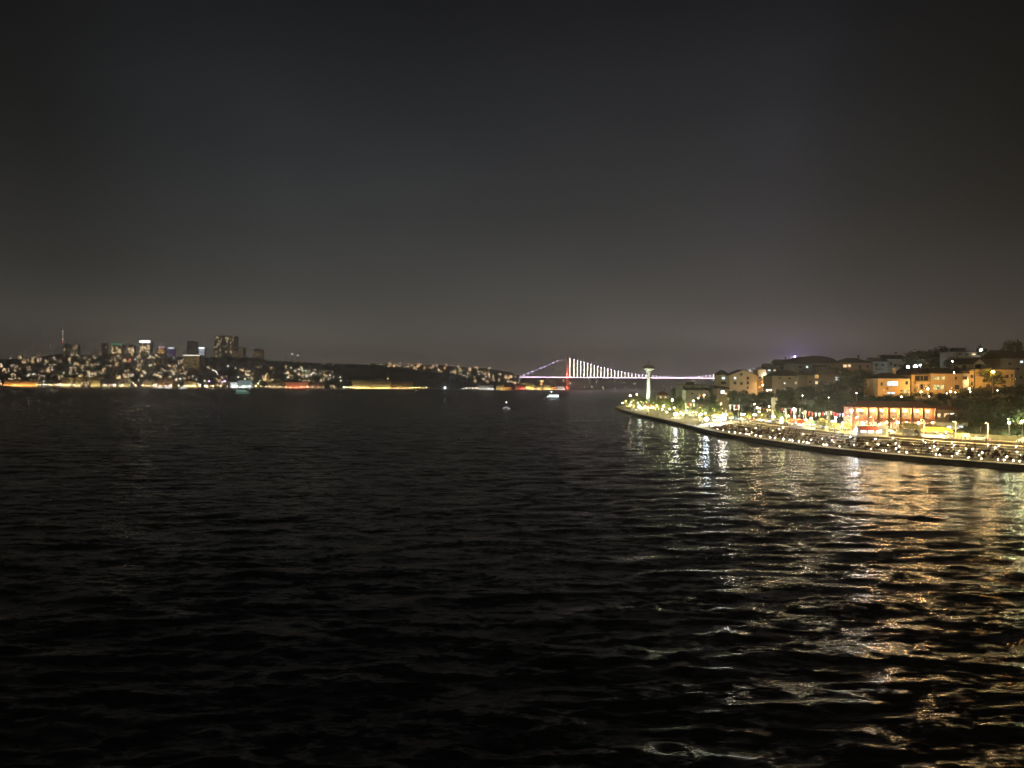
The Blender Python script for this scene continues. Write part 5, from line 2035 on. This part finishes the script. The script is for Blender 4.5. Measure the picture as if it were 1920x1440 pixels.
def person_mesh(kind):
    J = {'pel': (0, 0, .10), 'spi': (0, .03, .34), 'che': (0, .02, .50), 'nec': (0, 0, .64), 'hea': (0, -.02, .75), 'top': (0, -.01, .86),
         'shL': (-.18, .02, .55), 'shR': (.18, .02, .55)}
    if kind == 0:       # seated, forearms on the thighs
        J.update(elL=(-.24, -.10, .30), wrL=(-.14, -.30, .20), haL=(-.10, -.38, .19), elR=(.24, -.10, .30), wrR=(.14, -.30, .20), haR=(.10, -.38, .19),
                 hiL=(-.10, 0, .08), knL=(-.13, -.43, .10), anL=(-.13, -.44, -.32), toL=(-.14, -.58, -.36), hiR=(.10, 0, .08), knR=(.13, -.43, .10), anR=(.13, -.46, -.32), toR=(.14, -.60, -.36))
    elif kind == 1:     # seated, leaning back on one hand, one arm raised with a glass
        J.update(spi=(0, .09, .33), che=(0, .14, .48), nec=(0, .15, .61), hea=(.02, .12, .72), top=(.02, .13, .83), shL=(-.18, .15, .53), shR=(.18, .14, .53),
                 elL=(-.28, .28, .30), wrL=(-.30, .36, .08), haL=(-.30, .38, .03), elR=(.26, -.02, .34), wrR=(.16, -.20, .46), haR=(.12, -.24, .52),
                 hiL=(-.10, 0, .08), knL=(-.16, -.42, .14), anL=(-.10, -.50, -.28), toL=(-.11, -.64, -.32), hiR=(.10, 0, .08), knR=(.14, -.43, .12), anR=(.17, -.40, -.30), toR=(.19, -.54, -.35))
    else:
        z = .86
        J = {'pel': (0, 0, z), 'spi': (0, .01, z + .22), 'che': (0, .01, z + .40), 'nec': (0, 0, z + .56), 'hea': (0, -.02, z + .68), 'top': (0, -.01, z + .79),
             'shL': (-.19, .01, z + .47), 'shR': (.19, .01, z + .47)}
        if kind == 2:   # standing relaxed
            J.update(elL=(-.25, .02, z + .20), wrL=(-.25, -.06, z - .04), haL=(-.24, -.09, z - .14), elR=(.25, .02, z + .20), wrR=(.22, -.22, z + .14), haR=(.16, -.28, z + .20),
                     hiL=(-.10, 0, z - .04), knL=(-.11, -.02, .46), anL=(-.12, .02, .08), toL=(-.14, -.13, .03), hiR=(.10, 0, z - .04), knR=(.12, -.04, .46), anR=(.13, .0, .08), toR=(.16, -.15, .03))
        else:           # walking
            J.update(elL=(-.24, -.12, z + .22), wrL=(-.22, -.30, z + .06), haL=(-.21, -.36, z + .0), elR=(.24, .14, z + .20), wrR=(.24, .16, z - .04), haR=(.23, .15, z - .13),
                     hiL=(-.09, 0, z - .04), knL=(-.10, .06, .45), anL=(-.10, .32, .13), toL=(-.10, .22, .04), hiR=(.09, 0, z - .04), knR=(.10, -.20, .47), anR=(.10, -.30, .09), toR=(.11, -.45, .05))
    R_ = {'pel': (.15, .12), 'spi': (.135, .10), 'che': (.16, .11), 'nec': (.055, .055), 'hea': (.085, .10), 'top': (.07, .08), 'shL': (.07, .07), 'shR': (.07, .07), 'elL': (.048, .048), 'elR': (.048, .048),
          'wrL': (.032, .032), 'wrR': (.032, .032), 'haL': (.038, .022), 'haR': (.038, .022), 'hiL': (.095, .095), 'hiR': (.095, .095), 'knL': (.065, .065), 'knR': (.065, .065),
          'anL': (.045, .045), 'anR': (.045, .045), 'toL': (.045, .03), 'toR': (.045, .03)}
    names = list(J)
    ed = [('pel', 'spi'), ('spi', 'che'), ('che', 'nec'), ('nec', 'hea'), ('hea', 'top')]
    for s in 'LR':
        ed += [('che', 'sh' + s), ('sh' + s, 'el' + s), ('el' + s, 'wr' + s), ('wr' + s, 'ha' + s), ('pel', 'hi' + s), ('hi' + s, 'kn' + s), ('kn' + s, 'an' + s), ('an' + s, 'to' + s)]
    vs = [Vector(J[n_]) for n_ in names]
    es = [(names.index(a), names.index(b)) for a, b in ed]
    rad = [R_[n_] for n_ in names]
    for s, sg in (('L', -1), ('R', 1)):    # fingers and thumb
        h_, w_ = Vector(J['ha' + s]), Vector(J['wr' + s])
        d = (h_ - w_).normalized()
        side = d.cross(Vector((0, 0, 1))).normalized()
        hi_ = names.index('ha' + s)
        for q, ln in ((-.028, .075), (-.009, .09), (.011, .085), (.029, .065)):
            vs += [h_ + side * q + d * .03, h_ + side * q * 1.15 + d * ln + Vector((0, 0, -.02))]
            rad += [(.010, .010), (.008, .008)]
            es += [(hi_, len(vs) - 2), (len(vs) - 2, len(vs) - 1)]
        vs.append(h_ + side * .055 * -sg)
        rad.append((.010, .010))
        es.append((hi_, len(vs) - 1))
    me = bpy.data.meshes.new('person')
    me.from_pydata(vs, es, [])
    o = bpy.data.objects.new('person_tmp', me)
    COL.objects.link(o)
    sk = o.modifiers.new('skin', 'SKIN')
    for i, r in enumerate(rad):
        me.skin_vertices[0].data[i].radius = r
    me.skin_vertices[0].data[0].use_root = True
    sub = o.modifiers.new('sub', 'SUBSURF')
    sub.levels = 1
    dg = bpy.context.evaluated_depsgraph_get()
    nm = bpy.data.meshes.new_from_object(o.evaluated_get(dg))
    bpy.data.objects.remove(o)
    nm.name = 'person'
    for m in (metal_d, metal_d, skin, hair):
        nm.materials.append(m)
    nk, pe = Vector(J['nec']), Vector(J['pel'])
    for pl in nm.polygons:
        c_ = pl.center
        if c_.z > nk.z - .01 and abs(c_.x - nk.x) < .13:
            hd = Vector(J['hea'])
            pl.material_index = 3 if (c_.y > hd.y + .03 or c_.z > hd.z + .06) else 2
        elif min((c_ - Vector(J['haL'])).length, (c_ - Vector(J['haR'])).length) < .12:
            pl.material_index = 2
        elif (kind < 2 and (c_.z < .16 and not (c_.y > .2))) or (kind >= 2 and c_.z < pe.z + .02):
            pl.material_index = 1
        else:
            pl.material_index = 0
        pl.use_smooth = True
    return nm


PM = [person_mesh(k) for k in range(4)]
CLO = {'black': (.02, .02, .022), 'navy': (.03, .04, .09), 'brown': (.12, .07, .04), 'grey': (.16, .16, .16), 'white': (.62, .61, .58), 'red': (.38, .04, .03), 'cream': (.5, .44, .33), 'green': (.06, .12, .06)}
CM = {k: mat('cloth_' + k, c_, .85, .15, 3) for k, c_ in CLO.items()}
npers = 0


def person(k, x, y, z, rz, top, bot, label, group):
    global npers
    o = bpy.data.objects.new('person', PM[k])
    COL.objects.link(o)
    o.location = (x, y, z)
    o.rotation_euler = (0, 0, rz)
    s = random.uniform(.94, 1.06)
    o.scale = (s, s, s)
    for i, m in ((0, CM[top]), (1, CM[bot])):
        o.material_slots[i].link = 'OBJECT'
        o.material_slots[i].material = m
    tag(o, label, 'person', group)
    npers += 1


tops = ['black', 'black', 'black', 'black', 'navy', 'grey', 'navy', 'brown', 'grey', 'black', 'white', 'red', 'cream', 'green', 'black', 'brown']
TN = ['lowest', 'second', 'third', 'fourth', 'fifth', 'top']
used = set()
tries = 0
ta, tb = t_at_Y(173), T_END - 1
lant = []
while npers < 225 and tries < 6000:
    tries += 1
    tier = random.choice([0, 0, 0, 1, 1, 1, 2, 2, 3, 4])
    # people sit in small parties
    t = random.uniform(ta, tb)
    cell = (tier, int(t / .75))
    if cell in used:
        continue
    used.add(cell)
    s = 5.22 + 2.5 * tier
    z = 1.3 + .5 * (tier + 1)
    x, y, a = curve(cell[1] * .75 + .37, s)
    q = proj(x, y, z)
    if q[0] > 1925:
        continue
    tp_ = random.choice(tops)
    person(random.choice([0, 0, 1]), x, y, z, a + PI / 2 + PI + random.uniform(-.35, .35), tp_, random.choice(['black', 'navy', 'grey']),
           f'person in {tp_} top seated on the {TN[tier]} step {near_zone(q[0])}', 'people seated on the terrace steps')
tries = 0
used = set()
while npers < 298 and tries < 4000:
    tries += 1
    far = random.random() < .45
    if far:
        t = random.uniform(T_END, t_at_Y(665))
        s = random.uniform(1.6, 20)
    else:
        t = random.uniform(ta, T_END)
        s = random.choice([random.uniform(1.2, 4.2), random.uniform(20.4, 21.8)])
    x, y, a = curve(t, s)
    cell = (int(x / 1.2), int(y / 1.2))
    if cell in used:
        continue
    used.add(cell)
    z = gz(x, y)
    if s > 20:
        z = float(road_z(y)) - .1
    elif s < 5:
        z = 1.3
    elif far:
        z = float(np.interp(s, [5.2, 9, 14, 22], [1.3, 1.5, .3 + .6 * road_z(y), road_z(y) - .1]))
    q = proj(x, y, z)
    if q[0] > 1925:
        continue
    tp_ = random.choice(tops)
    k = random.choice([2, 3])
    where = 'on the flat quay' if far else 'at the quay edge' if s < 5 else 'on the upper walk'
    person(k, x, y, z, random.uniform(0, 6.28), tp_, random.choice(['black', 'navy', 'grey', 'brown']),
           f"person in {tp_} top {'standing' if k == 2 else 'walking'} {where} {near_zone(q[0])}", 'people strolling along the quay')

# seats with cushions spread over the steps
cp = empty('cushion_seat', (0, 0, 0))
mb = MB()
mb.box(-.42, .42, -.3, .3, .01, .20)
mb.box(-.39, .39, -.28, .28, .201, .24)
mb.build('seat', mat('seat_cloth', (.07, .028, .02), .9, .4, 3), cp)
mb = MB()
mb.add([(-.42, .20, .2), (.42, .20, .2), (.42, .38, .62), (-.42, .38, .62), (-.42, .32, .2), (.42, .32, .2), (.42, .48, .60), (-.42, .48, .60)],
       [(0, 1, 2, 3), (5, 4, 7, 6), (3, 2, 6, 7), (0, 3, 7, 4), (1, 5, 6, 2)])
mb.build('backrest', MATS['seat_cloth'], cp)
ct = tree_of(cp)
usedc = set()
n = 0
while n < 210:
    tier = random.choice([0, 0, 1, 1, 2, 2, 3])
    t = random.uniform(ta, tb)
    cell = (tier, int(t / .95))
    if cell in usedc:
        continue
    usedc.add(cell)
    x, y, a = curve(cell[1] * .95 + .4, 6.1 + 2.5 * tier)
    q = proj(x, y, 2)
    if q[0] > 1925:
        continue
    c = cp if n == 0 else copy_tree(cp, ct)
    c.location = (x, y, 1.3 + .5 * (tier + 1))
    c.rotation_euler = (0, 0, a - PI / 2 + random.uniform(-.2, .2))
    tag(c, f'dark red cushioned seat on the {TN[tier]} step {near_zone(q[0])}', 'seat', 'cushioned seats on the terrace steps')
    n += 1

# low tea tables with lanterns on the terrace
te = empty('tea_table', (0, 0, 0))
mb = MB()
mb.cyl((0, 0, .30), (0, 0, .335), .30, .30, 14)
mb.build('table_top', mat('table_wood', (.25, .13, .06), .6, .3, 6), te)
for sx in (-1, 1):
    for sy in (-1, 1):
        mb = MB()
        mb.cyl((sx * .19, sy * .19, 0), (sx * .14, sy * .14, .299), .018, .018, 5)
        mb.build('leg', metal_d, te)
ln = empty('lantern', (0, 0, 0))
mb = MB()
mb.cyl((0, 0, 0), (0, 0, .04), .09, .09, 10)
mb.cyl((0, 0, .34), (0, 0, .40), .07, .02, 8)
mb.build('cap', metal_d, ln)
mb = MB()
mb.orb((0, 0, .19), .11, 0, 10, 6, 1.2)
mb.build('globe', emis('lantern_globe', (1, .88, .62), 70), ln)
tt, lt = tree_of(te), tree_of(ln)
pxs = [1345, 1356, 1367, 1378, 1388, 1399, 1402, 1405, 1417, 1426, 1444, 1453, 1469, 1481, 1486, 1498, 1507, 1513, 1516, 1544, 1550, 1574, 1633, 1655, 1661, 1686, 1700, 1755, 1762, 1785, 1816, 1840, 1871, 1883, 1900, 1912]
LT = [(0, x) for x in pxs]
for tier in (1, 2, 3, 4, 5):
    x = 1352 + 5 * tier
    while x < 1918:
        x += random.uniform(10, 62) * (1.6 if tier > 3 else 1) * (1.5 if x < 1620 else 1)
        LT.append((tier, x))
first = True
for tier, x in LT:
    if x > 1918:
        continue
    # find the spot along the tier that shows at photo x
    s = 3.6 if tier == 0 else 4.1 + 2.5 * tier
    z = 1.3 + .5 * tier
    lo, hi = t_at_Y(160), T_END
    for _ in range(20):
        m = .5 * (lo + hi)
        X_, Y_, _a = curve(m, s)
        if proj(X_, Y_, z)[0] > x:
            lo = m
        else:
            hi = m
    X_, Y_, a = curve(lo, s)
    if first:
        a_, b_ = te, ln
        first = False
    else:
        a_, b_ = copy_tree(te, tt), copy_tree(ln, lt)
    a_.location = (X_, Y_, z + (.0 if tier else .0))
    b_.location = (X_, Y_, z + .337)
    sc_ = random.uniform(.6, 1.15)
    b_.scale = (sc_, sc_, sc_)
    w = f'{"the quay edge" if tier == 0 else "the " + TN[tier - 1] + " step"} {near_zone(x)}'
    tag(a_, f'small round table on {w}', 'table', 'tea tables on the terrace')
    tag(b_, f'glowing table lantern on {w}', 'lantern', 'lanterns on the tea tables')

# benches and a kerb wall behind the terrace
tag(strip('parapet', t_at_Y(176), T_END, [(22, 4.3), (21.7, 4.3), (21.7, 4.95), (22, 4.95), (22, 4.3)], mat('parapet_stone', (.40, .34, .24), .8, .2, .6)), 'low pale parapet between the terrace and the road', 'wall')
tag(strip('retaining_wall', t_at_Y(176), t_at_Y(400), [(34.5, 4.0), (34.5, lambda y: float(road_z(y)) + 1.5), (35, lambda y: float(road_z(y)) + 1.5), (35, 4.0)], mat('mossy_stone', (.14, .14, .09), .9, .4, .6)), 'low retaining wall between the pavement and the wooded slope', 'wall')

# ------------------------------------------------------------------ haze over the strait
def haze(density):
    mb = MB()
    mb.box(-4600, 4600, -400, 6600, -8, 285)
    o = mb.build('haze', [bpy.data.materials.new('haze')])
    m = o.data.materials[0]
    m.use_nodes = True
    t = m.node_tree
    t.nodes.clear()
    ou = t.nodes.new('ShaderNodeOutputMaterial')
    v = t.nodes.new('ShaderNodeVolumePrincipled')
    v.inputs['Color'].default_value = (.93, .92, .90, 1)
    v.inputs['Density'].default_value = density
    v.inputs['Anisotropy'].default_value = 0.6
    t.links.new(v.outputs[0], ou.inputs['Volume'])
    struct(o, 'stuff')


haze(3.2e-4)
print('PERSONS', npers, 'FAR', nfar)
